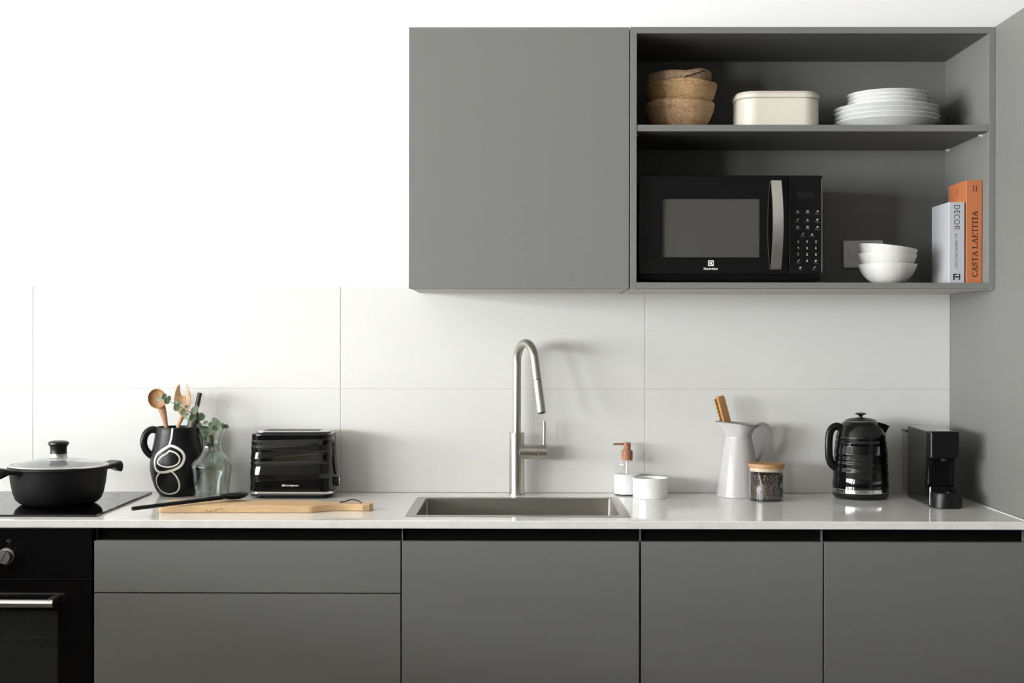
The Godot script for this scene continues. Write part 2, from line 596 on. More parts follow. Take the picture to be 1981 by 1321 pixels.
func make_oven() -> void:
	var x0 := -1.6625
	var x1 := -1.0625
	var t := thing("built_in_oven", "black built-in oven with steel bar handle under the cooktop", "oven", Vector3(0, 0, 0))
	var g := Geo.new()
	# a hollow cabinet: back, sides, top and bottom round the cavity
	g.box(Vector3(x0 + 0.01, 0.11, 0.05), Vector3(x1 - 0.01, 0.879, 0.07))
	g.box(Vector3(x0 + 0.01, 0.11, 0.07), Vector3(x0 + 0.07, 0.879, 0.59))
	g.box(Vector3(x1 - 0.07, 0.11, 0.07), Vector3(x1 - 0.01, 0.879, 0.59))
	g.box(Vector3(x0 + 0.07, 0.72, 0.07), Vector3(x1 - 0.07, 0.879, 0.59))
	g.box(Vector3(x0 + 0.07, 0.11, 0.07), Vector3(x1 - 0.07, 0.24, 0.59))
	build(g, "housing", paint(46, 47, 44, 0.35), t)
	slab("control_panel", Vector3(x0 + 0.004, 0.7525, 0.592), Vector3(x1 - 0.0035, 0.873, 0.622), M.gloss_black, t, 0.0012)
	slab("top_strip", Vector3(x0 + 0.004, 0.8735, 0.58), Vector3(x1 - 0.002, 0.8795, 0.61), M.satin_black, t, 0.0005)
	# door: a frame of glossy black round a dark pane
	var d := Geo.new()
	d.box(Vector3(x0 + 0.004, 0.6725, 0.594), Vector3(x1 - 0.0035, 0.7445, 0.622))
	d.box(Vector3(x0 + 0.004, 0.14, 0.594), Vector3(x0 + 0.0875, 0.6725, 0.622))
	d.box(Vector3(x1 - 0.0875, 0.14, 0.594), Vector3(x1 - 0.0035, 0.6725, 0.622))
	d.box(Vector3(x0 + 0.0875, 0.14, 0.594), Vector3(x1 - 0.0875, 0.26, 0.622))
	var door := build(d, "door", M.gloss_black, t)
	var dark := glass(0.6, Color(0.215, 0.225, 0.21))
	slab("window", Vector3(x0 + 0.0875, 0.26, 0.608), Vector3(x1 - 0.0875, 0.6725, 0.6205), dark, door, 0.0003)
	var h := Geo.new()
	h.tube([Vector3(x0 + 0.084, 0.698, 0.664), Vector3(x1 - 0.084, 0.698, 0.664)], 0.0108, 24)
	var bar := build(h, "handle", M.satin_steel, door)
	for x in [x0 + 0.096, x1 - 0.096]:
		var s := Geo.new()
		s.tube([Vector3(x, 0.7, 0.62), Vector3(x, 0.7, 0.66)], 0.009, 16)
		build(s, "bracket", M.satin_steel, bar)
	# two wire racks behind the glass
	for y in [0.585, 0.557]:
		var r := Geo.new()
		r.tube([Vector3(x0 + 0.075, y, 0.52), Vector3(x1 - 0.075, y, 0.52)], 0.0025, 8)
		r.tube([Vector3(x0 + 0.075, y, 0.12), Vector3(x1 - 0.075, y, 0.12)], 0.0025, 8)
		for k in 12:
			var x := x0 + 0.1 + k * 0.0364
			r.tube([Vector3(x, y, 0.12), Vector3(x, y, 0.52)], 0.0014, 6)
		build(r, "rack", paint(150, 150, 147, 0.4, 1.0), t)
	for x in [-1.2775, -1.4475]:
		var k := Geo.new()
		k.lathe([Vector2(0.0215, 0.0), Vector2(0.0215, 0.004), Vector2(0.02, 0.0065), Vector2(0.0175, 0.0065), Vector2(0.0165, 0.02), Vector2(0.0155, 0.0225), Vector2(0.0, 0.0225)], 40)
		k.move(Transform3D(Basis(Vector3.RIGHT, PI / 2), Vector3(x, 0.808, 0.622)))
		var knob := build(k, "knob", M.satin_steel, t)
		var p := Geo.new()
		p.box(Vector3(-0.0008, -0.013, 0), Vector3(0.0008, 0.013, 0.0008))
		p.move(Transform3D(Basis(Vector3.BACK, -0.5), Vector3(x, 0.808, 0.6444)))
		build(p, "pointer", M.matte_black, knob)
		var marks := Geo.new()
		for q in [[-0.0042, 0.0], [0.0, 0.0], [0.0042, 0.0]]:
			marks.box(Vector3(x + 0.005 + q[0] - 0.0004, 0.8435, 0.6221), Vector3(x + 0.005 + q[0] + 0.0004, 0.8495, 0.6224))
		marks.box(Vector3(x + 0.0005, 0.8435, 0.6221), Vector3(x + 0.0045, 0.8442, 0.6224))
		marks.box(Vector3(x + 0.0065, 0.8435, 0.6221), Vector3(x + 0.0095, 0.8442, 0.6224))
		for a in [0.1, 0.75, 1.4]:
			var at := Vector3(x + 0.0305 * cos(a), 0.808 + 0.0305 * sin(a), 0.6222)
			marks.box(at - Vector3(0.0009, 0.0006, 0.0001), at + Vector3(0.0009, 0.0006, 0.0002))
		build(marks, "dial_marks", M.grey_print, t)


func make_worktop() -> void:
	var t := thing("worktop", "polished white quartz worktop running along the whole wall", "worktop")
	var g := Geo.new()
	var x0 := -3.22
	var x1 := 1.2575
	var b := 0.0016
	# front strip with an eased edge, then the pieces round the sink opening
	var edge := [Vector2(0.549, 0.88), Vector2(0.635 - b, 0.88), Vector2(0.635, 0.88 + b), Vector2(0.635, 0.9 - b), Vector2(0.635 - b, 0.9), Vector2(0.549, 0.9)]
	for k in edge.size() - 1:
		var p: Vector2 = edge[k]
		var q: Vector2 = edge[k + 1]
		g.quad(Vector3(x0, p.y, p.x), Vector3(x1, p.y, p.x), Vector3(x1, q.y, q.x), Vector3(x0, q.y, q.x))
	g.box(Vector3(x0, 0.88, 0.0005), Vector3(-0.278, 0.9, 0.549))
	g.box(Vector3(0.268, 0.88, 0.0005), Vector3(x1, 0.9, 0.549))
	g.box(Vector3(-0.278, 0.88, 0.0005), Vector3(0.268, 0.9, 0.139))
	build(g, "slab", M.quartz, t, 20.0)
	var s := Geo.new()
	s.tube([Vector3(1.2555, 0.9006, 0.01), Vector3(1.2555, 0.9006, 0.63)], 0.0016, 8)
	build(s, "sealant", M.sealant, t, 60.0, "white silicone bead along the tall panel")


func make_wall_cabinets() -> void:
	var y0 := 1.4838
	var y1 := 2.1782
	var f := 0.387
	var t := thing("wall_cabinet", "closed matt grey wall cabinet with one handleless door", "wall cabinet")
	slab("carcass", Vector3(-0.2943, y0 + 0.006, 0.001), Vector3(0.2888, y1, 0.3675), M.grey, t, 0.0008)
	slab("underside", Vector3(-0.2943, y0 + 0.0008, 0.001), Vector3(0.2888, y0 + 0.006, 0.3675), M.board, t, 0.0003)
	slab("door", Vector3(-0.296, y0, 0.3685), Vector3(0.2889, y1 - 0.001, f), M.grey, t, 0.0009)

	var o := thing("open_shelf_unit", "open matt grey wall cabinet with one shelf holding microwave and crockery", "shelf unit")
	var x0 := 0.2915
	var x1 := 1.2572
	var d := 0.0172
	slab("side_panel", Vector3(x0, y0, 0.001), Vector3(x0 + d, y1, f), M.grey, o, 0.0007)
	slab("side_panel", Vector3(x1 - d, y0, 0.001), Vector3(x1, y1, f), M.grey, o, 0.0007)
	slab("top_panel", Vector3(x0 + d, y1 - d, 0.001), Vector3(x1 - d, y1, f), M.grey, o, 0.0007)
	slab("bottom_panel", Vector3(x0 + d, y0 + 0.001, 0.001), Vector3(x1 - d, y0 + d, f), M.grey, o, 0.0007)
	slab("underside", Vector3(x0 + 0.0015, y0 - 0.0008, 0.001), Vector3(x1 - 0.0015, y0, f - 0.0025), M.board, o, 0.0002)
	slab("back_panel", Vector3(x0 + d, y0 + d, 0.001), Vector3(x1 - d, y1 - d, 0.009), M.grey, o, 0.0)
	var shelf := slab("shelf", Vector3(x0 + d + 0.001, 1.9017, 0.012), Vector3(x1 - d - 0.001, 1.9193, f - 0.002), M.grey, o, 0.0007)
	for p in [[x0 + d, 1, 0.335], [x0 + d, 1, 0.05], [x1 - d, -1, 0.335], [x1 - d, -1, 0.045]]:
		var g := Geo.new()
		g.tube([Vector3(p[0], 1.8985, p[2]), Vector3(p[0] + p[1] * 0.009, 1.8985, p[2])], 0.0027, 12)
		g.tube([Vector3(p[0] + p[1] * 0.0003, 1.8985, p[2]), Vector3(p[0] + p[1] * 0.0018, 1.8985, p[2])], 0.0048, 12)
		build(g, "shelf_pin", paint(214, 212, 206, 0.35), shelf)

	var w := thing("wall_outlet", "grey-white wall socket plate inside the open unit behind the white bowls", "socket", Vector3(1.0, 1.5993, 0.009))
	var g := Geo.new()
	g.prism(round_rect(0.116, 0.0795, 0.004), 0.0, 0.009, 0.002)
	g.move(Transform3D(Basis(Vector3.BACK, 0.012), Vector3.ZERO))
	build(g, "plate", paint(240, 240, 236, 0.35), w)
	for x in [-0.027, 0.027]:
		slab("socket_face", Vector3(x - 0.017, -0.018, 0.009), Vector3(x + 0.017, 0.014, 0.0102), paint(232, 232, 228, 0.35), w, 0.0005)


func make_tall_cabinet() -> void:
	var t := thing("tall_cabinet", "tall matt grey cabinet whose side panel closes the worktop on the right", "tall cabinet")
	slab("side_panel", Vector3(1.2578, 0, 0.001), Vector3(1.2758, 2.18, 0.645), M.grey, t, 0.0008)
	slab("carcass", Vector3(1.2762, 0.1, 0.001), Vector3(1.8580, 2.18, 0.6), M.grey, t)
	slab("plinth", Vector3(1.2762, 0, 0.03), Vector3(1.8580, 0.1, 0.56), M.channel, t)
	slab("side_panel", Vector3(1.8584, 0, 0.001), Vector3(1.8764, 2.18, 0.645), M.grey, t, 0.0008)
	slab("door", Vector3(1.2770, 0.11, 0.601), Vector3(1.8570, 1.2, 0.62), M.grey, t, 0.0008)
	slab("door", Vector3(1.2770, 1.203, 0.601), Vector3(1.8570, 2.178, 0.62), M.grey, t, 0.0008)


func make_sink_and_tap() -> void:
	var x0 := -0.2915
	var x1 := 0.2815
	var z0 := 0.1255
	var z1 := 0.5615
	var t := thing("sink", "rectangular brushed steel sink set into the white worktop", "sink")
	var g := Geo.new()
	var rings := []
	for r in [[0.0, 0.9003, 0.004], [0.0008, 0.9014, 0.004], [0.0255, 0.9014, 0.006], [0.0268, 0.9002, 0.006], [0.0285, 0.72, 0.008], [0.033, 0.706, 0.012], [0.046, 0.7, 0.018]]:
		var ring := PackedVector3Array()
		for p in round_rect(x1 - x0 - 2 * r[0], z1 - z0 - 2 * r[0], r[2], 5):
			ring.append(Vector3((x0 + x1) / 2 + p.x, r[1], (z0 + z1) / 2 - p.y))
		rings.append(ring)
	g.loft(rings, false, true)
	build(g, "basin", M.sink, t, 30.0)
	var d := Geo.new()
	d.lathe([Vector2(0.056, 0.0), Vector2(0.055, 0.002), Vector2(0.044, 0.0015), Vector2(0.04, 0.0005), Vector2(0.018, 0.0005), Vector2(0.016, 0.004), Vector2(0, 0.005)], 40, Vector3((x0 + x1) / 2, 0.7, 0.34))
	build(d, "drain", M.satin_steel, t)

	var f := thing("kitchen_tap", "brushed steel gooseneck mixer tap behind the sink", "tap", Vector3(-0.0088, 0.9, 0.052))
	g = Geo.new()
	g.lathe([Vector2(0, 0), Vector2(0.0243, 0.0), Vector2(0.0243, 0.0035), Vector2(0.0235, 0.0045), Vector2(0.0216, 0.0045), Vector2(0.0214, 0.179), Vector2(0.0208, 0.1803), Vector2(0.0126, 0.1803)], 48)
	build(g, "body", M.steel, f, 40.0)
	var dir := Vector3(0.46, 0, 0.888)
	var path := [Vector3(0, 0.178, 0), Vector3(0, 0.25, 0), Vector3(0, 0.33, 0), Vector3(0, 0.384, 0)]
	var r := 0.0545
	var end := PI - 0.205
	for i in range(1, 21):
		var a: float = PI - end * i / 20.0
		path.append(dir * (r + r * cos(a)) + Vector3(0, 0.384 + r * sin(a), 0))
	var last: Vector3 = path[-1]
	var down: Vector3 = (last - path[-2]).normalized()
	path.append(last + down * 0.03)
	path.append(last + down * 0.062)
	g = Geo.new()
	g.tube(path, 0.0123, 24)
	build(g, "spout", M.steel, f, 40.0)
	var s: Vector3 = path[-1]
	g = Geo.new()
	g.tube([s - down * 0.0004, s + down * 0.0016], 0.0112, 24)
	build(g, "joint_ring", M.satin_black, f)
	g = Geo.new()
	g.tube([s + down * 0.0016, s + down * 0.0022, s + down * 0.094, s + down * 0.0955], [0.0118, 0.0127, 0.0128, 0.0118], 28)
	var head := build(g, "spray_head", M.steel, f, 40.0)
	g = Geo.new()
	g.tube([s + down * 0.0955, s + down * 0.097], 0.0085, 20)
	build(g, "nozzle", M.satin_black, head)
	# lever: a barrel to the right, a slanted joint and an upright pin
	g = Geo.new()
	g.tube([Vector3(0.008, 0.1245, 0), Vector3(0.0605, 0.1245, 0)], 0.0212, 36)
	build(g, "valve_housing", M.steel, f, 40.0)
	g = Geo.new()
	var rings2 := []
	for k in [[0.0, 0.0198], [0.0012, 0.0212], [1.0, 0.0212], [1.02, 0.0204]]:
		var ring := PackedVector3Array()
		for i in 36:
			var a := TAU * i / 36
			var y: float = sin(a) * k[1]
			var start := 0.0622 - y * 0.12
			ring.append(Vector3(lerpf(start, 0.0862, minf(k[0], 1.0)) + maxf(k[0] - 1.0, 0.0) * 0.04 + (0.0012 if k[0] > 0.0 and k[0] < 0.01 else 0.0), 0.1245 + y, -cos(a) * k[1]))
		rings2.append(ring)
	g.loft(rings2)
	var lever := build(g, "lever", M.steel, f, 40.0)
	g = Geo.new()
	g.tube([Vector3(0.0792, 0.143, 0), Vector3(0.0795, 0.2125, 0), Vector3(0.0795, 0.2135, 0)], [0.0047, 0.0047, 0.0040], 16)
	build(g, "lever_pin", M.steel, lever, 40.0)


func make_cooktop_and_pot() -> void:
	var c := thing("cooktop", "flat black glass cooktop let into the white worktop", "cooktop", Vector3(-1.366, 0.9, 0.3105))
	var g := Geo.new()
	g.prism(round_rect(0.598, 0.535, 0.003, 3), 0.0002, 0.0052, 0.0014, UPRIGHT)
	build(g, "glass_top", paint(9, 9, 10, 0.04), c)
	for p in [[-0.15, -0.13, 0.075], [0.15, -0.13, 0.09], [-0.15, 0.12, 0.09]]:
		g = Geo.new()
		g.lathe([Vector2(p[2], 0.0053), Vector2(p[2], 0.0054), Vector2(p[2] - 0.001, 0.0054), Vector2(p[2] - 0.001, 0.0053)], 48, Vector3(p[0], 0, p[1]))
		build(g, "zone_mark", paint(40, 40, 40, 0.2), c)

	var t := thing("casserole_pot", "black casserole pot with glass lid and two side handles on the cooktop", "pot", Vector3(-1.2435, 0.9054, 0.335), PI / 4)
	g = Geo.new()
	g.lathe([Vector2(0, 0), Vector2(0.088, 0), Vector2(0.1, 0.004), Vector2(0.111, 0.014), Vector2(0.118, 0.032), Vector2(0.1235, 0.06), Vector2(0.1272, 0.092), Vector2(0.128, 0.094), Vector2(0.1318, 0.0955), Vector2(0.1322, 0.0985), Vector2(0.1305, 0.1015), Vector2(0.125, 0.1015), Vector2(0.122, 0.09), Vector2(0.112, 0.03), Vector2(0.1, 0.01), Vector2(0, 0.006)], 72)
	build(g, "body", M.matte_black, t)
	for s in [1.0, -1.0]:
		g = Geo.new()
		var rings := []
		for k in [[0.121, 0.078, 0.010, 0.091], [0.134, 0.074, 0.012, 0.0935], [0.15, 0.068, 0.013, 0.0955], [0.166, 0.064, 0.026, 0.0935], [0.1755, 0.058, 0.030, 0.091], [0.1785, 0.05, 0.022, 0.091]]:
			var ring := PackedVector3Array()
			for p in round_rect(k[1], k[2], k[2] * 0.42, 4):
				ring.append(Vector3(k[0], k[3] + p.y, -p.x))
			rings.append(ring)
		g.loft(rings)
		if s < 0:
			g.move(Transform3D(Basis(Vector3.UP, PI), Vector3.ZERO))
		build(g, "handle", M.satin_black, t)
	var lid := Geo.new()
	var dome := []
	for i in 13:
		var f := i / 12.0
		dome.append(Vector2(0.1265 * (1.0 - f), 0.1035 + 0.0205 * sin(f * PI / 2) ** 0.9))
	lid.lathe(dome, 64)
	var l := build(lid, "lid", glass(0.24, Color(0.86, 0.88, 0.87)), t, 60.0, "glass lid with a painted whitish reflection")  # whitish tint stands in for the bright wall reflected in the glass
	g = Geo.new()
	g.lathe([Vector2(0.1238, 0.1018), Vector2(0.1305, 0.1018), Vector2(0.1315, 0.1038), Vector2(0.1292, 0.106), Vector2(0.1238, 0.1062), Vector2(0.1238, 0.1018)], 72)
	build(g, "lid_rim", M.satin_steel, l)
	g = Geo.new()
	g.lathe([Vector2(0.0, 0.1225), Vector2(0.0235, 0.1225), Vector2(0.0245, 0.124), Vector2(0.0228, 0.1265), Vector2(0.0222, 0.1345), Vector2(0.0, 0.1345)], 40)
	build(g, "knob_collar", M.satin_steel, l)
	g = Geo.new()
	g.lathe([Vector2(0.0, 0.1346), Vector2(0.0222, 0.1346), Vector2(0.0216, 0.142), Vector2(0.0222, 0.152), Vector2(0.0252, 0.158), Vector2(0.0278, 0.1608), Vector2(0.0274, 0.1645), Vector2(0.0245, 0.1672), Vector2(0.02, 0.1684), Vector2(0.0175, 0.1668), Vector2(0.0, 0.1668)], 48)
	build(g, "knob", M.satin_black, l)


func vase_art() -> ImageTexture:
	# cream brush lines on black glaze; x across the front, y up from the foot, in metres
	var w := 1536
	var h := 512
	var im := Image.create(w, h, false, Image.FORMAT_RGB8)
	im.fill(Color8(15, 15, 16))
	var s := 0.00036
	var strokes := [
		[0.0026, [[1375, 440], [1367, 510], [1358, 550], [1345, 588]]],
		[0.0037, [[1338, 590], [1365, 584], [1408, 600], [1448, 632], [1464, 676], [1444, 732], [1398, 765], [1330, 786], [1275, 790], [1245, 765], [1237, 710], [1254, 658], [1292, 622], [1338, 592]]],
		[0.0021, [[1350, 622], [1400, 640], [1429, 680], [1416, 722], [1366, 746], [1310, 746], [1268, 728], [1262, 704], [1290, 668], [1326, 645], [1350, 624]]],
		[0.0022, [[1372, 786], [1402, 820], [1425, 872], [1426, 918], [1402, 952], [1350, 966], [1296, 950], [1260, 905], [1250, 858], [1258, 822], [1278, 796]]],
	]
	for k in strokes:
		var pts: Array = k[1]
		for i in pts.size() - 1:
			var p1 := Vector2(pts[i][0], pts[i][1])
			var p2 := Vector2(pts[i + 1][0], pts[i + 1][1])
			var p0 := Vector2(pts[maxi(i - 1, 0)][0], pts[maxi(i - 1, 0)][1])
			var p3 := Vector2(pts[mini(i + 2, pts.size() - 1)][0], pts[mini(i + 2, pts.size() - 1)][1])
			for j in 24:
				var q := p1.cubic_interpolate(p2, p0, p3, j / 24.0)
				var x := (q.x - 1410.0) * s
				var y := (992.0 - q.y) * s
				var r := vase_radius(y)
				var u := acos(clampf(x / r, -0.99, 0.99)) / TAU
				var cx := u * w
				var cy := (1.0 - y / 0.196) * h
				var rx: float = k[0] / (TAU * r) * w
				var ry: float = k[0] / 0.196 * h
				for a in range(int(cx - rx), int(cx + rx) + 2):
					for b in range(int(cy - ry), int(cy + ry) + 2):
						if a >= 0 and a < w and b >= 0 and b < h and Vector2((a - cx) / rx, (b - cy) / ry).length() < 1.0:
							im.set_pixel(a, b, Color8(228, 224, 212))
	return ImageTexture.create_from_image(im)


const VASE := [[0.047, 0.0], [0.0525, 0.006], [0.063, 0.024], [0.0715, 0.05], [0.0765, 0.075], [0.0765, 0.095], [0.0725, 0.122], [0.0665, 0.15], [0.0615, 0.178], [0.0595, 0.193], [0.0585, 0.196]]


func vase_radius(y: float) -> float:
	for k in VASE.size() - 1:
		if y <= VASE[k + 1][1]:
			return lerpf(VASE[k][0], VASE[k + 1][0], clampf(inverse_lerp(VASE[k][1], VASE[k + 1][1], y), 0, 1))
	return VASE[-1][0]


func make_vase_group() -> void:
	var at := Vector3(-0.9855, 0.9003, 0.0825)
	var t := thing("ceramic_vase", "black two-handled ceramic vase with cream painted loops, holding utensils", "vase", at, 0.24)
	var outer := [Vector2(0.0, 0.0)]
	for i in 45:
		var y := 0.196 * i / 44.0
		outer.append(Vector2(vase_radius(y), y))
	var g := Geo.new()
	g.lathe(outer, 72, Vector3.ZERO, 0.196)
	var glaze := paint(255, 255, 255, 0.36)
	glaze.metallic_specular = 0.36
	glaze.albedo_texture = vase_art()
	build(g, "body", glaze, t, 50.0)
	g = Geo.new()
	g.lathe([Vector2(0.0586, 0.196), Vector2(0.0575, 0.1972), Vector2(0.055, 0.1965), Vector2(0.055, 0.19), Vector2(0.060, 0.15), Vector2(0.068, 0.09), Vector2(0.055, 0.02), Vector2(0.0, 0.012)], 60)
	build(g, "inside", paint(20, 20, 21, 0.5), t)
	var black_clay := paint(15, 15, 16, 0.36)
	black_clay.metallic_specular = 0.36
	for s in [1.0, -1.0]:
		g = Geo.new()
		var pts := [Vector3(s * 0.056, 0.187, 0), Vector3(s * 0.072, 0.189, 0), Vector3(s * 0.0865, 0.178, 0), Vector3(s * 0.0935, 0.156, 0), Vector3(s * 0.0885, 0.134, 0), Vector3(s * 0.077, 0.119, 0), Vector3(s * 0.068, 0.113, 0)]
		g.tube(smooth_path(pts, 6), 0.0088, 16, true, 1.15)
		build(g, "handle", black_clay, t, 60.0)

	var acacia := wood([124, 86, 54], [164, 124, 84], [138, 98, 62], Vector3(9, 1.6, 9), 21, 0.5)
	# spoon: a shallow bowl on a flaring neck
	var sp := thing("wooden_spoon", "wooden spoon with round bowl standing in the black vase", "spoon", Vector3(-1.0, 0.9, 0.089))
	g = Geo.new()
	var cup := []
	for k in [[0.0, 0.0], [0.012, 0.0008], [0.02, 0.003], [0.0245, 0.0068], [0.0262, 0.0105], [0.0268, 0.012], [0.0252, 0.0122], [0.0228, 0.0078], [0.018, 0.0046], [0.0, 0.0028]]:
		cup.append(Vector2(k[0], k[1]))
	g.lathe(cup, 40)
	g.move(Transform3D(Basis(Vector3(0.96, 0.27, 0), Vector3(-0.27, 0.96, 0) * 1.08, Vector3(0, 0, 1)) * Basis(Vector3.RIGHT, PI / 2), Vector3(-0.041, 0.278, -0.008)))
	build(g, "bowl", acacia, sp)
	g = Geo.new()
	g.tube(smooth_path([Vector3(0.0, 0.03, 0.0), Vector3(-0.008, 0.12, 0.0), Vector3(-0.0155, 0.19, -0.002), Vector3(-0.0225, 0.225, -0.005), Vector3(-0.032, 0.256, -0.0075)], 5), [0.0052, 0.0052, 0.0052, 0.0053, 0.0054, 0.0055, 0.0055, 0.0055, 0.0056, 0.0057, 0.006, 0.0063, 0.0067, 0.0072, 0.0079, 0.0086, 0.0095, 0.0104, 0.0112, 0.0117, 0.0118], 14, true, 0.6)
	build(g, "handle", acacia, sp, 60.0)
	# serving fork: the same with a notch between two prongs
	var pale := wood([146, 108, 72], [178, 142, 102], [156, 118, 80], Vector3(9, 1.6, 9), 23, 0.5)
	var fk := thing("wooden_serving_fork", "wooden serving fork with notched bowl standing in the black vase", "fork", Vector3(-0.98, 0.9, 0.08))
	g = Geo.new()
	var outline := PackedVector2Array()
	for p in [[-0.0055, 0.226], [0.0, 0.2235], [0.0055, 0.226], [0.0135, 0.24], [0.0195, 0.256], [0.0225, 0.274], [0.0205, 0.294], [0.0142, 0.314], [0.0098, 0.3195], [0.0094, 0.308], [0.0088, 0.2945], [0.0056, 0.2865], [0.0, 0.2845], [-0.0056, 0.2865], [-0.0088, 0.2945], [-0.0096, 0.308], [-0.0102, 0.3195], [-0.0166, 0.313], [-0.0225, 0.296], [-0.0255, 0.276], [-0.0215, 0.256], [-0.014, 0.24]]:
		outline.append(Vector2(p[0], p[1]))
	g.prism(outline, -0.0022, 0.0022, 0.001)
	for i in g.v.size():
		var p: Vector3 = g.v[i]
		g.v[i] = Vector3(p.x + 0.012, p.y, p.z + 14.0 * p.x * p.x + 0.9 * (p.y - 0.27) * (p.y - 0.27))
	build(g, "bowl", pale, fk, 50.0)
	g = Geo.new()
	g.tube(smooth_path([Vector3(0.0, 0.03, 0.0), Vector3(-0.002, 0.13, 0.002), Vector3(-0.003, 0.195, 0.001), Vector3(0.004, 0.215, 0.0), Vector3(0.0115, 0.238, 0.0)], 4), [0.005, 0.005, 0.005, 0.005, 0.005, 0.005, 0.0052, 0.0053, 0.0054, 0.0055, 0.0056, 0.0058, 0.006, 0.0064, 0.0068, 0.0072, 0.0074], 14, true, 0.65)
	build(g, "handle", pale, fk, 60.0)
	# dark grinder-like rod: thick below, slim above
	var rod := thing("dark_wooden_pestle", "dark brown wooden rod with slim grip leaning in the black vase", "utensil", Vector3(-0.965, 0.9, 0.078))
	var umber := wood([40, 33, 29], [62, 50, 42], [50, 41, 35], Vector3(12, 2, 12), 25, 0.5)
	var p0 := Vector3(-0.008, 0.05, 0)
	var dr := (Vector3(0.042, 0.2945, -0.008) - p0).normalized()
	g = Geo.new()
	g.tube([p0, p0 + dr * 0.17, p0 + dr * 0.186, p0 + dr * 0.194], [0.0165, 0.0165, 0.0135, 0.0075], 24)
	build(g, "shaft", umber, rod, 40.0)
	g = Geo.new()
	g.tube([p0 + dr * 0.19, p0 + dr * 0.203, p0 + dr * 0.21, p0 + dr * 0.2475, p0 + dr * 0.249], [0.0058, 0.005, 0.0066, 0.0068, 0.0058], 20)
	build(g, "grip", umber, rod, 40.0)

	# glass carafe with water and eucalyptus
	var gv := thing("glass_carafe", "clear glass carafe vase half full of water beside the black vase", "vase", Vector3(-0.8705, 0.9, 0.1545))
	g = Geo.new()
	var prof := [Vector2(0.0000, 0.0000), Vector2(0.0442, 0.0000), Vector2(0.0466, 0.0031), Vector2(0.0496, 0.0306), Vector2(0.0545, 0.0663), Vector2(0.0574, 0.0857), Vector2(0.0565, 0.0959), Vector2(0.0501, 0.1081), Vector2(0.0383, 0.1214), Vector2(0.0295, 0.1326), Vector2(0.0257, 0.1448), Vector2(0.0263, 0.1581), Vector2(0.0304, 0.1754), Vector2(0.0363, 0.1897), Vector2(0.0398, 0.1994)]
	var full := prof.duplicate()
	full.append(Vector2(0.0390, 0.2006))
	for k in range(prof.size() - 1, 1, -1):
		full.append(Vector2(prof[k].x - 0.0019, maxf(prof[k].y, 0.006)))
	full.append(Vector2(0.0, 0.006))
	g.lathe(full, 64)
	build(g, "vessel", M.clear_solid, gv, 40.0)
	var water := Geo.new()
	water.lathe([Vector2(0.0000, 0.0065), Vector2(0.0436, 0.0065), Vector2(0.0472, 0.0306), Vector2(0.0521, 0.0663), Vector2(0.0552, 0.0852), Vector2(0.0000, 0.0852)], 56)
	var wt := build(water, "water", M.water, self, 30.0)
	wt.position = Vector3(-0.8705, 0.9, 0.1545)
	tag(wt, "clear water standing in the glass carafe", "water")

	var stem := paint(104, 112, 82, 0.6)
	var greens := [leaf_paint(100, 118, 90), leaf_paint(124, 140, 114), leaf_paint(80, 100, 70), leaf_paint(138, 150, 128)]
	var shape := leaf_mesh()
	var rng := RandomNumberGenerator.new()
	rng.seed = 77
	# leaves: x, y, depth, size; read off the sprays
	sprig("eucalyptus_sprig", "long eucalyptus sprig arching left from the glass carafe over the utensils",
		[[-0.8585, 0.9158, 0.1630], [-0.8624, 0.9669, 0.1600], [-0.8703, 1.0356, 0.1560], [-0.8771, 1.0749, 0.1610], [-0.8967, 1.1162, 0.1860], [-0.9133, 1.1398, 0.2060], [-0.9358, 1.1565, 0.2210], [-0.9584, 1.1703, 0.2290], [-0.9790, 1.1811, 0.2360], [-0.9907, 1.1840, 0.2390]],
		[[-0.9961, 1.1831, 0.2390, 0.0079], [-0.9829, 1.1899, 0.2370, 0.0089], [-0.9765, 1.1772, 0.2360, 0.0103], [-0.9706, 1.1850, 0.2330, 0.0079], [-0.9510, 1.1605, 0.2290, 0.0123], [-0.9550, 1.1722, 0.2260, 0.0069], [-0.9412, 1.1683, 0.2210, 0.0084], [-0.9339, 1.1467, 0.2210, 0.0094], [-0.9255, 1.1339, 0.2160, 0.0103], [-0.9275, 1.1604, 0.2110, 0.0069], [-0.9084, 1.1491, 0.2060, 0.0123], [-0.9040, 1.1565, 0.2010, 0.0079], [-0.9118, 1.1300, 0.2040, 0.0113], [-0.9192, 1.1256, 0.2010, 0.0089], [-0.8908, 1.1300, 0.1910, 0.0113], [-0.8928, 1.1369, 0.1890, 0.0079], [-0.9001, 1.1079, 0.1860, 0.0074], [-0.8820, 1.1143, 0.1790, 0.0074], [-0.8889, 1.0917, 0.1710, 0.0108], [-0.8815, 1.0833, 0.1690, 0.0118], [-0.8702, 1.0877, 0.1670, 0.0128], [-0.8825, 1.0671, 0.1650, 0.0123], [-0.8732, 1.0602, 0.1610, 0.0108]], stem, greens, shape, rng)
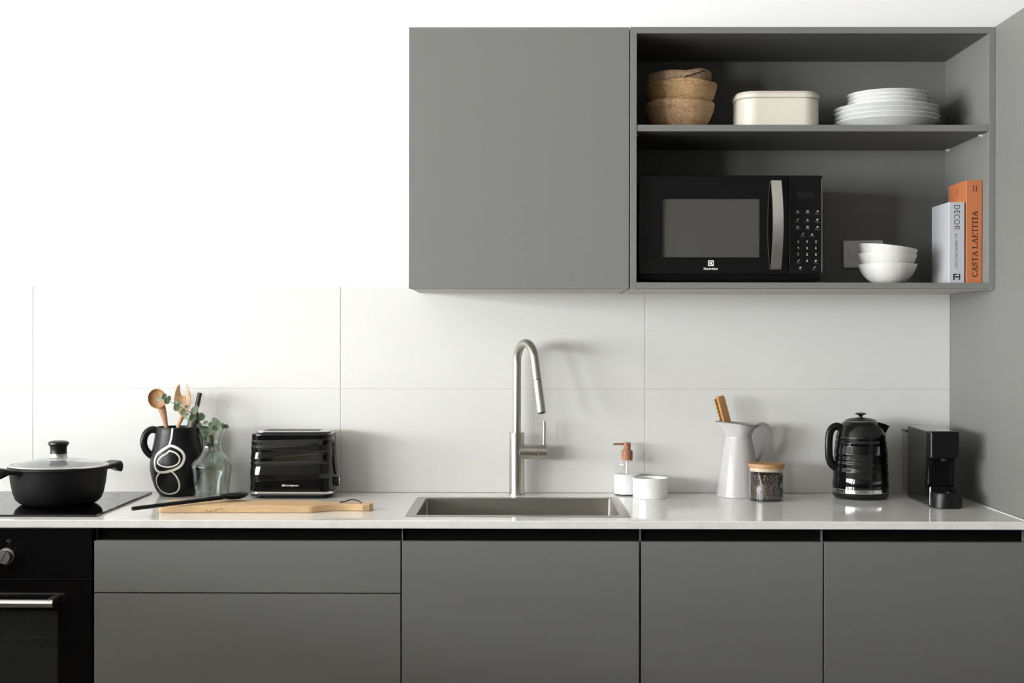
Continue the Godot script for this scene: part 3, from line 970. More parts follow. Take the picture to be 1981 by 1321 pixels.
	sprig("eucalyptus_sprig", "short eucalyptus sprig at the right lip of the glass carafe",
		[[-0.8742, 0.9197, 0.1510], [-0.8683, 0.9767, 0.1540], [-0.8644, 1.0406, 0.1570], [-0.8624, 1.0799, 0.1610], [-0.8555, 1.1005, 0.1690], [-0.8427, 1.1084, 0.1760], [-0.8309, 1.1069, 0.1790]],
		[[-0.8570, 1.1177, 0.1690, 0.0123], [-0.8663, 1.1079, 0.1710, 0.0103], [-0.8476, 1.1118, 0.1760, 0.0113], [-0.8432, 1.1030, 0.1810, 0.0094], [-0.8314, 1.1059, 0.1830, 0.0113], [-0.8250, 1.1044, 0.1770, 0.0079], [-0.8555, 1.0990, 0.1710, 0.0103], [-0.8673, 1.0312, 0.1610, 0.0108], [-0.8526, 1.0214, 0.1590, 0.0143], [-0.8634, 1.0052, 0.1570, 0.0128], [-0.8551, 0.9870, 0.1550, 0.0153], [-0.8786, 0.9954, 0.1590, 0.0108], [-0.8609, 0.9443, 0.1650, 0.0123]], stem, greens, shape, rng)


func leaf_paint(r: float, g: float, b: float) -> StandardMaterial3D:
	var m := paint(r, g, b, 0.5)
	m.backlight_enabled = true
	m.backlight = Color(0.25, 0.3, 0.2)
	return m


func leaf_mesh() -> ArrayMesh:
	# a round leaf one unit long, folded a little along its rib
	var g := Geo.new()
	var rim := []
	for i in 15:
		var a := TAU * i / 14.0 - PI / 2
		var x := cos(a) * 0.78
		var y := sin(a) * 1.0 + 1.0
		rim.append(Vector3(x, y, 0.16 * absf(x) - 0.1 * (y - 1.0) * (y - 1.0)))
	for i in 14:
		g.tri(Vector3(0, 1, -0.02), rim[i], rim[i + 1])
		g.tri(Vector3(0, 1, -0.06), rim[i + 1], rim[i])
	return g.mesh(70.0)


func sprig(called: String, label: String, pts: Array, leaves: Array, stem: Material, greens: Array, shape: ArrayMesh, rng: RandomNumberGenerator) -> void:
	var base := Vector3(pts[0][0], pts[0][1], pts[0][2])
	var t := thing(called, label, "eucalyptus", base, 0, "eucalyptus sprigs in the glass carafe")
	var path := []
	for p in pts:
		path.append(Vector3(p[0], p[1], p[2]) - base)
	path = smooth_path(path, 5)
	var radii := []
	for k in path.size():
		radii.append(lerpf(0.0015, 0.0007, float(k) / path.size()))
	var g := Geo.new()
	g.tube(path, radii, 8)
	build(g, "stem", stem, t, 60.0)
	for l in leaves:
		var centre := Vector3(l[0], l[1], l[2]) - base
		var near: Vector3 = path[0]
		for q in path:
			if q.distance_to(centre) < near.distance_to(centre):
				near = q
		var out := centre - near
		if out.length() < 0.003:
			out = Vector3(rng.randf_range(-1, 1), rng.randf_range(-0.2, 1), 0.3)
		out = out.normalized()
		var face := (Vector3(0.2, 0.1, 1.0) + Vector3(rng.randf_range(-0.5, 0.5), rng.randf_range(-0.55, 0.55), 0)).normalized()
		face = (face - out * face.dot(out)).normalized()
		var o := MeshInstance3D.new()
		o.name = "leaf"
		o.mesh = shape
		o.material_override = greens[rng.randi() % greens.size()]
		t.add_child(o, true)
		var s: float = l[3]
		o.transform = Transform3D(Basis(out.cross(face) * s, out * s, face * s), centre - out * s)


# rings of a faceted shell: rounded-rectangle or round plan, each ring's height may lean across the body
func make_toaster() -> void:
	var x0 := -0.7675
	var x1 := -0.5265
	var z0 := 0.014
	var z1 := 0.172
	var t := thing("toaster", "glossy black toaster with rippled sides and chrome top by the wall", "toaster", Vector3((x0 + x1) / 2, 0.9003, (z0 + z1) / 2))
	var w := x1 - x0
	var d := z1 - z0
	var left := [928, 822, 737, 642, 606, 578, 548, 467, 412, 386, 345, 322, 262]
	var right := [928, 772, 716, 600, 584, 560, 478, 458, 441, 372, 316, 300, 262]
	var rings := []
	for k in left.size():
		for half in [0, 1]:
			if half == 1 and (k == 0 or k == left.size() - 1):
				continue
			var ring := PackedVector3Array()
			var inset := 0.0 if k % 2 == 0 else 0.0018
			if k == 0 or k == left.size() - 1:
				inset = 0.0012
			for p in round_rect(w, d, 0.040, 9):
				var f := clampf(p.x / w + 0.5, 0, 1)
				var zy := lerpf(left[k], right[k], f) - (2.5 if half == 1 else 0.0)
				var y := 0.021 + (930.0 - zy) / 680.0 * 0.159
				var shrink := 1.0 - 0.045 * clampf((y - 0.021) / 0.159, 0, 1)
				ring.append(Vector3(p.x * (shrink - inset * 2 / w), y, -p.y * (shrink - inset * 2 / d)))
			rings.append(ring)
	var g := Geo.new()
	g.loft(rings, true, false)
	# rounded shoulder up to the chrome plate
	var top: PackedVector3Array = rings[-1]
	var more := [top]
	for s in [[0.997, 0.0022], [0.985, 0.0042], [0.96, 0.0052]]:
		var ring := PackedVector3Array()
		for p in top:
			ring.append(Vector3(p.x * s[0], p.y + s[1], p.z * s[0]))
		more.append(ring)
	g.loft(more, false, true)
	build(g, "body", M.gloss_black, t, 13.0)
	g = Geo.new()
	g.prism(round_rect(w * 1.002, d * 1.002, 0.04, 9), 0.0125, 0.0195, 0.0015, UPRIGHT)
	build(g, "base_band", M.chrome, t)
	g = Geo.new()
	g.prism(round_rect(w * 0.96, d * 0.94, 0.036, 6), 0.006, 0.0125, 0.001, UPRIGHT)
	build(g, "base", M.rubber, t)
	for sx in [-1, 1]:
		for sz in [-1, 1]:
			g = Geo.new()
			g.lathe([Vector2(0.0, 0.0), Vector2(0.009, 0.0), Vector2(0.01, 0.0062), Vector2(0, 0.0062)], 16, Vector3(sx * 0.087, 0, sz * 0.052))
			build(g, "foot", M.rubber, t)
	# chrome top with two slots
	g = Geo.new()
	g.prism(round_rect(w * 0.86, d * 0.8, 0.03, 6), 0.1845, 0.1882, 0.0012, UPRIGHT)
	var plate := build(g, "top_plate", M.satin_steel, t)
	for z in [-0.024, 0.024]:
		slab("slot", Vector3(-0.082, 0.1882, z - 0.012), Vector3(0.076, 0.1886, z + 0.012), M.rubber, plate, 0.0001)
	# right end: dark lever track, lever and dial
	g = Geo.new()
	var lens := PackedVector2Array()
	for i in 24:
		var a := TAU * i / 24
		lens.append(Vector2(cos(a) * 0.019, 0.1095 + sin(a) * 0.048))
	g.prism(lens, 0.0, 0.0045, 0.001, Basis(Vector3(0, 0, -1), Vector3(-0.075, 1, 0), Vector3(1, 0.0, 0)), Vector3(w / 2 + 0.0035, 0, 0.018))
	build(g, "lever_track", M.satin_black, t)
	g = Geo.new()
	g.tube([Vector3(w / 2 - 0.006, 0.0435, 0.018), Vector3(w / 2 + 0.0105, 0.0435, 0.018), Vector3(w / 2 + 0.0115, 0.0435, 0.018)], [0.0135, 0.0135, 0.0125], 28)
	var dial := build(g, "dial", M.satin_black, t)
	g = Geo.new()
	g.tube([Vector3(w / 2 + 0.0116, 0.0435, 0.018), Vector3(w / 2 + 0.0132, 0.0435, 0.018)], 0.0115, 28)
	build(g, "dial_cap", M.chrome, dial)
	lettering("Westinghouse", "lettering", 0.0043, M.white_print, t, Vector3(0.0045, 0.0375, d / 2 - 0.0006), Vector3(-2, 0, 0), false, true)
	g = Geo.new()
	g.lathe([Vector2(0.0034, 0.0), Vector2(0.0034, 0.0006), Vector2(0.0027, 0.0006), Vector2(0.0027, 0.0)], 24)
	g.move(Transform3D(Basis(Vector3.RIGHT, PI / 2), Vector3(-0.0185, 0.0375, d / 2 - 0.0006)))
	build(g, "emblem", M.white_print, t)
	lettering("W", "emblem", 0.0034, M.white_print, t, Vector3(-0.0185, 0.0376, d / 2 - 0.0006), Vector3(-2, 0, 0), false, true)


func make_board() -> void:
	var oak := wood([186, 152, 110], [204, 172, 130], [192, 158, 114], Vector3(1.0, 16, 10), 31, 0.5)
	var t := thing("chopping_board", "pale wooden chopping board with handle lying on the worktop", "chopping board", Vector3(-0.735, 0.9, 0.42))
	var o := PackedVector2Array()
	# plan outline (x, -z) round the board and its waisted handle
	var pts := [[-0.193, 0.068], [0.186, 0.063], [0.1985, 0.056], [0.212, 0.044], [0.226, 0.0335], [0.245, 0.0245], [0.275, 0.0185], [0.305, 0.0185], [0.328, 0.023], [0.343, 0.0185], [0.349, 0.006], [0.349, -0.012], [0.342, -0.0255], [0.325, -0.031], [0.3, -0.0255], [0.275, -0.0245], [0.25, -0.0305], [0.228, -0.041], [0.213, -0.052], [0.2, -0.062], [0.186, -0.0655], [-0.193, -0.0705], [-0.199, -0.0645], [-0.2, 0.062]]
	for k in range(pts.size() - 1, -1, -1):
		o.append(Vector2(pts[k][0], pts[k][1]))
	var g := Geo.new()
	g.prism(o, 0.0002, 0.0186, 0.0022, UPRIGHT)
	build(g, "board", oak, t, 30.0)
	g = Geo.new()
	g.tube(smooth_path([Vector3(0.262, 0.0205, 0.003), Vector3(0.275, 0.022, -0.004), Vector3(0.288, 0.0255, -0.011), Vector3(0.3, 0.0255, -0.011), Vector3(0.312, 0.022, -0.004), Vector3(0.319, 0.0178, 0.004)], 5), 0.0017, 10)
	build(g, "cord_loop", paint(30, 27, 25, 0.7), t, 60.0, "black leather cord loop")
	# dark knots on the front edge
	var rng := RandomNumberGenerator.new()
	rng.seed = 9
	var knot := paint(120, 88, 56, 0.6)
	for k in 8:
		var x := rng.randf_range(-0.078, -0.028)
		var y := 0.0075 + 0.004 * sin(x * 120.0) + rng.randf_range(-0.001, 0.001)
		g = Geo.new()
		var len := rng.randf_range(0.002, 0.005)
		g.box(Vector3(-len, -0.0007, 0.0), Vector3(len, 0.0007, 0.0003), 0.0001)
		g.move(Transform3D(Basis(Vector3.BACK, rng.randf_range(-0.7, 0.7)), Vector3(x, y, 0.0688 - x * 0.0 - (x + 0.193) * 0.0132 + 0.0016)))
		build(g, "knot", knot, t)

	var s := thing("black_cooking_spoon", "black cooking spoon lying with its bowl on the chopping board", "spoon", Vector3(-0.9735, 0.9, 0.588))
	# handle from the worktop up to the bowl resting on the board
	var a := Vector3(0.0, 0.0225, 0.0)
	var b := Vector3(0.186, 0.0300, -0.186)
	g = Geo.new()
	var path := []
	var radii := []
	for i in 17:
		var f := i / 16.0
		path.append(a.lerp(b, f))
		radii.append(0.0058 if f < 0.75 else lerpf(0.0058, 0.0066, (f - 0.75) * 4))
	g.tube(path, radii, 16, true, 0.9)
	build(g, "handle", M.matte_black, s, 60.0)
	g = Geo.new()
	g.lathe([Vector2(0.0, -0.0115), Vector2(0.012, -0.0105), Vector2(0.022, -0.006), Vector2(0.0262, 0.0005), Vector2(0.0268, 0.002), Vector2(0.0255, 0.0024), Vector2(0.021, -0.0035), Vector2(0.012, -0.0075), Vector2(0.0, -0.0085)], 40)
	var dir := Vector3(b.x - a.x, 0, b.z - a.z).normalized()
	g.move(Transform3D(Basis(dir * 1.55, Vector3(-0.03, 1, 0.0), Vector3(-dir.z, 0, dir.x)), b + dir * 0.0385 + Vector3(0, 0.0038, 0)))
	build(g, "bowl", M.matte_black, s)


func make_sink_side() -> void:
	var t := thing("soap_dispenser", "glass soap dispenser half full of white soap with wooden pump", "soap dispenser", Vector3(0.3105, 0.9, 0.047))
	var g := Geo.new()
	var out := [Vector2(0.0, 0.0), Vector2(0.0372, 0.0), Vector2(0.0392, 0.002), Vector2(0.0392, 0.088), Vector2(0.0375, 0.094), Vector2(0.032, 0.0975), Vector2(0.02, 0.0995), Vector2(0.0145, 0.101)]
	g.lathe(out, 56)
	build(g, "bottle", M.clear, t, 40.0)
	g = Geo.new()
	g.lathe([Vector2(0.0, 0.004), Vector2(0.036, 0.004), Vector2(0.0371, 0.0055), Vector2(0.0371, 0.061), Vector2(0.0, 0.061)], 48)
	build(g, "liquid_soap", paint(228, 228, 228, 0.35), t, 38.0, "white liquid soap")
	g = Geo.new()
	g.tube([Vector3(0, 0.012, 0), Vector3(0, 0.103, 0)], 0.0032, 10)
	build(g, "dip_tube", paint(225, 226, 224, 0.4), t)
	var walnut := wood([142, 92, 66], [176, 124, 94], [122, 76, 54], Vector3(14, 7, 14), 41, 0.55)
	g = Geo.new()
	g.lathe([Vector2(0.0, 0.1012), Vector2(0.0156, 0.1012), Vector2(0.0162, 0.1022), Vector2(0.0162, 0.1276), Vector2(0.0156, 0.1286), Vector2(0.0, 0.1286)], 36)
	build(g, "collar", walnut, t)
	g = Geo.new()
	g.lathe([Vector2(0.0, 0.1286), Vector2(0.0106, 0.1286), Vector2(0.0104, 0.1505), Vector2(0.0096, 0.1516), Vector2(0.0, 0.1516)], 32)
	var head := build(g, "pump_head", walnut, t)
	g = Geo.new()
	g.tube([Vector3(-0.007, 0.1472, 0.0), Vector3(-0.034, 0.1466, 0.002), Vector3(-0.04, 0.1462, 0.003)], [0.0032, 0.0029, 0.0027], 14)
	build(g, "spout", wood([126, 86, 60], [150, 106, 76], [110, 72, 50], Vector3(8, 14, 14), 43), head)

	var b := thing("ramekin", "low white ceramic bowl beside the soap dispenser", "bowl", Vector3(0.3712, 0.9, 0.118))
	g = Geo.new()
	g.lathe([Vector2(0.0, 0.0028), Vector2(0.044, 0.0028), Vector2(0.045, 0.0), Vector2(0.048, 0.0004), Vector2(0.0498, 0.004), Vector2(0.0504, 0.052), Vector2(0.0502, 0.0555), Vector2(0.049, 0.0572), Vector2(0.047, 0.0568), Vector2(0.0462, 0.052), Vector2(0.0455, 0.012), Vector2(0.042, 0.008), Vector2(0.0, 0.007)], 64)
	build(g, "body", M.white_glaze, b)


func spouted(p: Vector3) -> Vector3:
	var k := smoothstep(0.155, 0.207, p.y)
	var front := maxf(0.0, -p.x) / 0.05
	return Vector3(p.x - k * 0.016 * front * front, p.y + k * (0.0055 * front - 0.006 * maxf(0, p.x) / 0.05), p.z * (1.0 - k * 0.25 * front))


func make_jug_and_jar() -> void:
	var enamel := paint(184, 181, 180, 0.13)
	var t := thing("enamel_jug", "pale grey enamel jug with flared spout and ribbon handle", "jug", Vector3(0.6285, 0.9, 0.078))
	var g := Geo.new()
	# the rim leans: highest at the spout on the left
	g.lathe([Vector2(0.0, 0.001), Vector2(0.059, 0.001), Vector2(0.0615, 0.0), Vector2(0.0635, 0.002), Vector2(0.0632, 0.006), Vector2(0.0605, 0.02), Vector2(0.054, 0.07), Vector2(0.0465, 0.12), Vector2(0.040, 0.155), Vector2(0.0365, 0.168), Vector2(0.0362, 0.174), Vector2(0.040, 0.186), Vector2(0.046, 0.2), Vector2(0.0492, 0.207), Vector2(0.0506, 0.2085), Vector2(0.0504, 0.2102), Vector2(0.0488, 0.2098), Vector2(0.0452, 0.2015), Vector2(0.0345, 0.174), Vector2(0.0385, 0.152), Vector2(0.058, 0.02), Vector2(0.0, 0.01)], 64)
	for i in g.v.size():
		g.v[i] = spouted(g.v[i])
	build(g, "body", enamel, t, 45.0)
	g = Geo.new()
	var lip := []
	for i in 49:
		var a := TAU * i / 48.0
		lip.append(spouted(Vector3(0.0504 * cos(a), 0.2092, 0.0504 * sin(a))))
	g.tube(lip, 0.0014, 8, false)
	build(g, "rim", paint(118, 116, 116, 0.3), t, 60.0, "darker grey rolled rim")
	# ribbon handle: a flat strap from the rim out and back to the waist
	g = Geo.new()
	var strap := smooth_path([Vector3(0.044, 0.198, 0), Vector3(0.055, 0.2045, 0), Vector3(0.07, 0.2078, 0), Vector3(0.0835, 0.201, 0), Vector3(0.0905, 0.184, 0), Vector3(0.086, 0.163, 0), Vector3(0.073, 0.135, 0), Vector3(0.06, 0.112, 0), Vector3(0.0515, 0.099, 0)], 6)
	var rings := []
	for k in strap.size():
		var dd: Vector3 = (strap[mini(k + 1, strap.size() - 1)] - strap[maxi(k - 1, 0)]).normalized()
		var n := Vector3(dd.y, -dd.x, 0)
		var ring := PackedVector3Array()
		for q in [[-1, -1], [1, -1], [1, 1], [-1, 1]]:
			ring.append(strap[k] + n * (q[0] * 0.0038) + Vector3(0, 0, 1) * (q[1] * 0.0085))
		rings.append(ring)
	g.loft(rings)
	build(g, "handle", paint(128, 126, 124, 0.22), t, 30.0)

	var beech := wood([172, 124, 74], [194, 146, 94], [180, 130, 80], Vector3(14, 3, 14), 51, 0.5)
	var b := thing("wooden_dish_brush", "wooden dish brush standing upright in the grey jug", "brush", Vector3(0.6455, 0.905, 0.078))
	var tilt := Transform3D(Basis(Vector3.BACK, 0.27) * Basis(Vector3.UP, 0.5), Vector3(0.0, 0.012, 0))
	g = Geo.new()
	var bo := PackedVector2Array()
	for p in [[0.0085, 0.1], [0.0085, 0.165], [0.0140, 0.205], [0.0148, 0.272], [0.0125, 0.2795], [-0.0075, 0.2795], [-0.011, 0.275], [-0.0125, 0.205], [-0.007, 0.165], [-0.007, 0.1], [-0.008, 0.02], [0.008, 0.02]]:
		bo.append(Vector2(p[0], p[1]))
	g.prism(bo, -0.0085, 0.0085, 0.002)
	g.move(tilt)
	build(g, "handle", beech, b, 30.0)
	var tuft := paint(186, 142, 92, 0.8)
	var tuft_dark := paint(150, 108, 66, 0.8)
	for k in 12:
		g = Geo.new()
		var y := 0.2075 + k * 0.0059
		g.tube([Vector3(-0.0105, y, 0), Vector3(-0.0185, y + 0.0006, 0)], [0.0030, 0.0027], 8, true, 1.0)
		g.move(tilt)
		build(g, "bristle_tuft", tuft if k % 2 == 0 else tuft_dark, b)

	var j := thing("storage_jar", "glass jar with wooden lid standing in front of the grey jug", "jar", Vector3(0.6905, 0.9, 0.178))
	g = Geo.new()
	g.lathe([Vector2(0.0, 0.0), Vector2(0.0465, 0.0), Vector2(0.0488, 0.002), Vector2(0.0488, 0.0925)], 64)
	g.lathe([Vector2(0.0488, 0.0925), Vector2(0.0468, 0.0925), Vector2(0.0468, 0.006), Vector2(0.0455, 0.0045), Vector2(0.0, 0.0045)], 64)
	build(g, "glass", M.clear, j, 40.0)
	var bamboo := wood([168, 122, 78], [188, 142, 96], [158, 112, 70], Vector3(3, 18, 18), 53, 0.5)
	g = Geo.new()
	g.lathe([Vector2(0.0, 0.0932), Vector2(0.0498, 0.0932), Vector2(0.0508, 0.0942), Vector2(0.0508, 0.1022), Vector2(0.0498, 0.1035), Vector2(0.0, 0.1035)], 64)
	var lid := build(g, "lid", bamboo, j)
	g = Geo.new()
	g.lathe([Vector2(0.0, 0.082), Vector2(0.045, 0.082), Vector2(0.0462, 0.084), Vector2(0.0456, 0.086), Vector2(0.0462, 0.0885), Vector2(0.045, 0.0931), Vector2(0.0, 0.0931)], 48)
	build(g, "seal", paint(206, 188, 158, 0.5), lid, 38.0, "pale plug under the lid")
	# coffee beans heaped in the jar
	var bean := Geo.new()
	bean.lathe([Vector2(0.0, -0.0052), Vector2(0.0022, -0.0044), Vector2(0.0034, -0.002), Vector2(0.0036, 0.0004), Vector2(0.003, 0.003), Vector2(0.0015, 0.0047), Vector2(0.0, 0.0052)], 8)
	for i in bean.v.size():
		bean.v[i].z *= 0.72
	var mm := MultiMesh.new()
	mm.transform_format = MultiMesh.TRANSFORM_3D
	mm.use_colors = true
	var roast := paint(255, 255, 255, 0.38)
	roast.vertex_color_use_as_albedo = true
	mm.mesh = bean.mesh(60.0)
	mm.mesh.surface_set_material(0, roast)
	var rng := RandomNumberGenerator.new()
	rng.seed = 4
	var n := 1500
	mm.instance_count = n
	for i in n:
		var shell := i < 1100
		var a := rng.randf() * TAU
		var r := 0.0425 + rng.randf() * 0.0012 if shell else 0.043 * sqrt(rng.randf())
		var y := rng.randf_range(0.0095, 0.0715) if shell else rng.randf_range(0.064, 0.074)
		var bb := Basis(Vector3.UP, rng.randf() * TAU) * Basis(Vector3.RIGHT, rng.randf_range(-1.5, 1.5)) * Basis(Vector3.BACK, rng.randf() * TAU)
		if shell:
			bb = Basis(Vector3.UP, PI / 2 - a) * Basis(Vector3.BACK, rng.randf() * TAU) * Basis(Vector3.RIGHT, rng.randf_range(-0.25, 0.25))
		mm.set_instance_transform(i, Transform3D(bb, Vector3(r * cos(a), y, r * sin(a))))
		var tone := rng.randf_range(0.6, 1.5)
		mm.set_instance_color(i, Color(0.038 * tone, 0.021 * tone, 0.013 * tone))
	var beans := MultiMeshInstance3D.new()
	beans.name = "coffee_beans"
	beans.multimesh = mm
	beans.material_override = roast
	add_child(beans, true)
	beans.position = j.position
	tag(beans, "dark roasted coffee beans filling the lidded glass jar", "coffee beans")
	beans.set_meta("kind", "stuff")


func make_kettle() -> void:
	var t := thing("electric_kettle", "glossy black electric kettle with rippled body and chrome base ring", "kettle", Vector3(0.9695, 0.9, 0.114))
	# height of each crease at the left and right of the front, and the body radius there
	var levels := [[0.044, 0.044], [0.0625, 0.05], [0.078, 0.076], [0.0895, 0.0815], [0.1, 0.098], [0.1085, 0.1005], [0.1145, 0.1065], [0.122, 0.112], [0.1285, 0.1245], [0.150, 0.150], [0.158, 0.158], [0.1655, 0.165], [0.1715, 0.172], [0.1765, 0.177]]
	var g := Geo.new()
	var rings := []
	for k in levels.size():
		for half in [0, 1]:
			if half == 1 and (k == 0 or k == levels.size() - 1):
				continue
			var ring := PackedVector3Array()
			for i in 72:
				var a := -TAU * i / 72
				var y: float = lerpf(levels[k][0], levels[k][1], 0.5 + 0.5 * cos(a)) + half * 0.0008
				var r := kettle_radius(y) - (0.0016 if k % 2 == 1 and k < 12 else 0.0)
				ring.append(Vector3(r * cos(a), y, r * sin(a)))
			rings.append(ring)
	var low := PackedVector3Array()
	for i in 72:
		var a := -TAU * i / 72
		low.append(Vector3(0.0782 * cos(a), 0.0295, 0.0782 * sin(a)))
	rings.push_front(low)
	g.loft(rings, true, false)
	# shoulder
	g.lathe([Vector2(kettle_radius(0.177), 0.177), Vector2(0.066, 0.188), Vector2(0.0625, 0.198), Vector2(0.057, 0.2075), Vector2(0.049, 0.2155), Vector2(0.046, 0.2175), Vector2(0.0, 0.2175)], 72)
	build(g, "body", M.gloss_black, t, 14.0)
	g = Geo.new()
	g.lathe([Vector2(0.0, 0.018), Vector2(0.0786, 0.018), Vector2(0.0792, 0.019), Vector2(0.0790, 0.0285), Vector2(0.0782, 0.0295), Vector2(0.0, 0.0295)], 72)
	build(g, "base_ring", M.chrome, t, 30.0, "chrome ring")
	g = Geo.new()
	g.lathe([Vector2(0.0, 0.0), Vector2(0.066, 0.0), Vector2(0.0715, 0.0025), Vector2(0.0765, 0.008), Vector2(0.0785, 0.014), Vector2(0.0786, 0.018), Vector2(0.0, 0.018)], 72)
	build(g, "base", M.satin_black, t, 40.0)
	g = Geo.new()
	g.lathe([Vector2(0.0, 0.2176), Vector2(0.0445, 0.2176), Vector2(0.0455, 0.219), Vector2(0.043, 0.2215), Vector2(0.03, 0.2262), Vector2(0.012, 0.2285), Vector2(0.0, 0.2288)], 60)
	var lid := build(g, "lid", M.satin_black, t, 30.0)
	g = Geo.new()
	g.lathe([Vector2(0.0435, 0.2176), Vector2(0.0462, 0.2176), Vector2(0.0466, 0.2186), Vector2(0.046, 0.2196), Vector2(0.0448, 0.2198)], 60)
	build(g, "lid_ring", M.satin_steel, lid)
	g = Geo.new()
	g.lathe([Vector2(0.006, 0.228), Vector2(0.0052, 0.232), Vector2(0.0068, 0.2355), Vector2(0.0145, 0.2375), Vector2(0.0162, 0.239), Vector2(0.0155, 0.2408), Vector2(0.009, 0.2428), Vector2(0.0, 0.2434)], 40)
	build(g, "lid_knob", M.gloss_black, lid, 50.0)
	# beak spout on the right
	g = Geo.new()
	var srings := []
	for k in [[0.045, 0.034, 0.166, 0.2165], [0.06, 0.030, 0.172, 0.2125], [0.0705, 0.02, 0.184, 0.2085], [0.0775, 0.0095, 0.196, 0.2055], [0.0815, 0.0035, 0.2015, 0.2045]]:
		var ring := PackedVector3Array()
		for q in [[1.0, 1.0], [0.86, 0.55], [0.55, 0.2], [0.2, 0.03], [0.0, 0.0], [-0.2, 0.03], [-0.55, 0.2], [-0.86, 0.55], [-1.0, 1.0]]:
			ring.append(Vector3(k[0], lerpf(k[2], k[3], q[1]), k[1] * q[0]))
		srings.append(ring)
	g.loft(srings, true, true)
	build(g, "spout", M.gloss_black, t, 50.0)
	# D handle on the left
	g = Geo.new()
	var pts := [Vector3(-0.057, 0.2, 0.004), Vector3(-0.071, 0.2035, 0.005), Vector3(-0.0835, 0.196, 0.006), Vector3(-0.0905, 0.178, 0.007), Vector3(-0.0925, 0.15, 0.008), Vector3(-0.0915, 0.12, 0.008), Vector3(-0.0865, 0.101, 0.007), Vector3(-0.0775, 0.0905, 0.006), Vector3(-0.07, 0.088, 0.005)]
	g.tube(smooth_path(pts, 6), 0.0082, 18, true, 1.35)
	build(g, "handle", M.satin_black, t, 60.0)


func kettle_radius(y: float) -> float:
	var table := [[0.0, 0.0785], [0.044, 0.0785], [0.09, 0.0772], [0.128, 0.0752], [0.15, 0.0735], [0.17, 0.0705], [0.1765, 0.0692]]
	for k in table.size() - 1:
		if y <= table[k + 1][1 - 1]:
			return lerpf(table[k][1], table[k + 1][1], inverse_lerp(table[k][0], table[k + 1][0], y))
	return 0.0692


func make_coffee_machine() -> void:
	var x0 := 1.1015
	var x1 := 1.1765
	var t := thing("capsule_coffee_machine", "slim black capsule coffee machine in the corner beside the grey panel", "coffee machine", Vector3((x0 + x1) / 2, 0.9, 0.0))
	var w := x1 - x0
	var g := Geo.new()
	# housing: side profile (z, y) carried across the width
	var o := PackedVector2Array()
	for p in [[0.118, 0.003], [0.335, 0.003], [0.335, 0.055], [0.318, 0.06], [0.316, 0.125], [0.318, 0.1985], [0.312, 0.2022], [0.124, 0.2065], [0.118, 0.202]]:
		o.append(Vector2(p[0], p[1]))
	g.prism(o, -w / 2, w / 2, 0.0022, Basis(Vector3(0, 0, 1), Vector3(0, 1, 0), Vector3(-1, 0, 0)))
	build(g, "housing", M.gloss_black, t, 25.0)
	# front head above the cup space
	g = Geo.new()
	g.prism(shift(round_rect(w + 0.001, 0.073, 0.006), Vector2(0, 0.1675)), 0.300, 0.346, 0.003)
	var head := build(g, "head", M.satin_black, t, 30.0)
	g = Geo.new()
	g.lathe([Vector2(0.009, 0.0), Vector2(0.0085, -0.006), Vector2(0.006, -0.008), Vector2(0.0, -0.008)], 20, Vector3(0, 0.131, 0.336))
	build(g, "coffee_outlet", M.rubber, head)
	g = Geo.new()
	g.prism(round_rect(w * 0.5, 0.03, 0.004), 0.2035, 0.2055, 0.0006, UPRIGHT, Vector3(0, 0, 0.33))
	build(g, "lever", M.chrome, head)
	# upright ribs of the recessed front
	for k in 9:
		var x := -w / 2 + 0.009 + k * (w - 0.018) / 8.0
		slab("rib", Vector3(x - 0.0014, 0.062, 0.315), Vector3(x + 0.0014, 0.13, 0.3205), M.channel, t, 0.0008)
	# drip tray with a rounded front
	g = Geo.new()
	var d := PackedVector2Array()
	for i in 17:
		var a := PI + PI * i / 16.0
		d.append(Vector2(cos(a) * 0.0405, sin(a) * 0.036))
	d.append(Vector2(0.0405, 0.03))
	d.append(Vector2(-0.0405, 0.03))
	g.prism(d, 0.0005, 0.042, 0.0018, UPRIGHT, Vector3(0.004, 0, 0.345))
	var tray := build(g, "drip_tray", M.satin_black, t, 30.0)
	for k in 7:
		slab("grille_bar", Vector3(-0.024 + k * 0.008 + 0.002, 0.0421, 0.33), Vector3(-0.024 + k * 0.008 + 0.006, 0.0436, 0.366), M.satin_steel if k == 3 else M.matte_black, tray, 0.0004)
	# water tank at the back
	g = Geo.new()
	g.prism(round_rect(w * 0.92, 0.075, 0.02, 6), 0.012, 0.186, 0.002, UPRIGHT, Vector3(-0.002, 0, 0.079))
	build(g, "water_tank", glass(0.3, Color(0.25, 0.25, 0.25)), t, 30.0, "smoky clear water tank")
	g = Geo.new()
	g.prism(round_rect(w * 0.95, 0.079, 0.021, 6), 0.1862, 0.1935, 0.002, UPRIGHT, Vector3(-0.003, 0, 0.078))
	build(g, "tank_lid", M.gloss_black, t, 30.0)


const DIGITS := {"0": ["111", "101", "101", "101", "111"], "1": ["010", "110", "010", "010", "111"], "2": ["111", "001", "111", "100", "111"], "3": ["111", "001", "111", "001", "111"], "4": ["101", "101", "111", "001", "001"], "5": ["111", "100", "111", "001", "111"], "6": ["111", "100", "111", "101", "111"], "7": ["111", "001", "010", "010", "010"], "8": ["111", "101", "111", "101", "111"], "9": ["111", "101", "111", "001", "111"]}


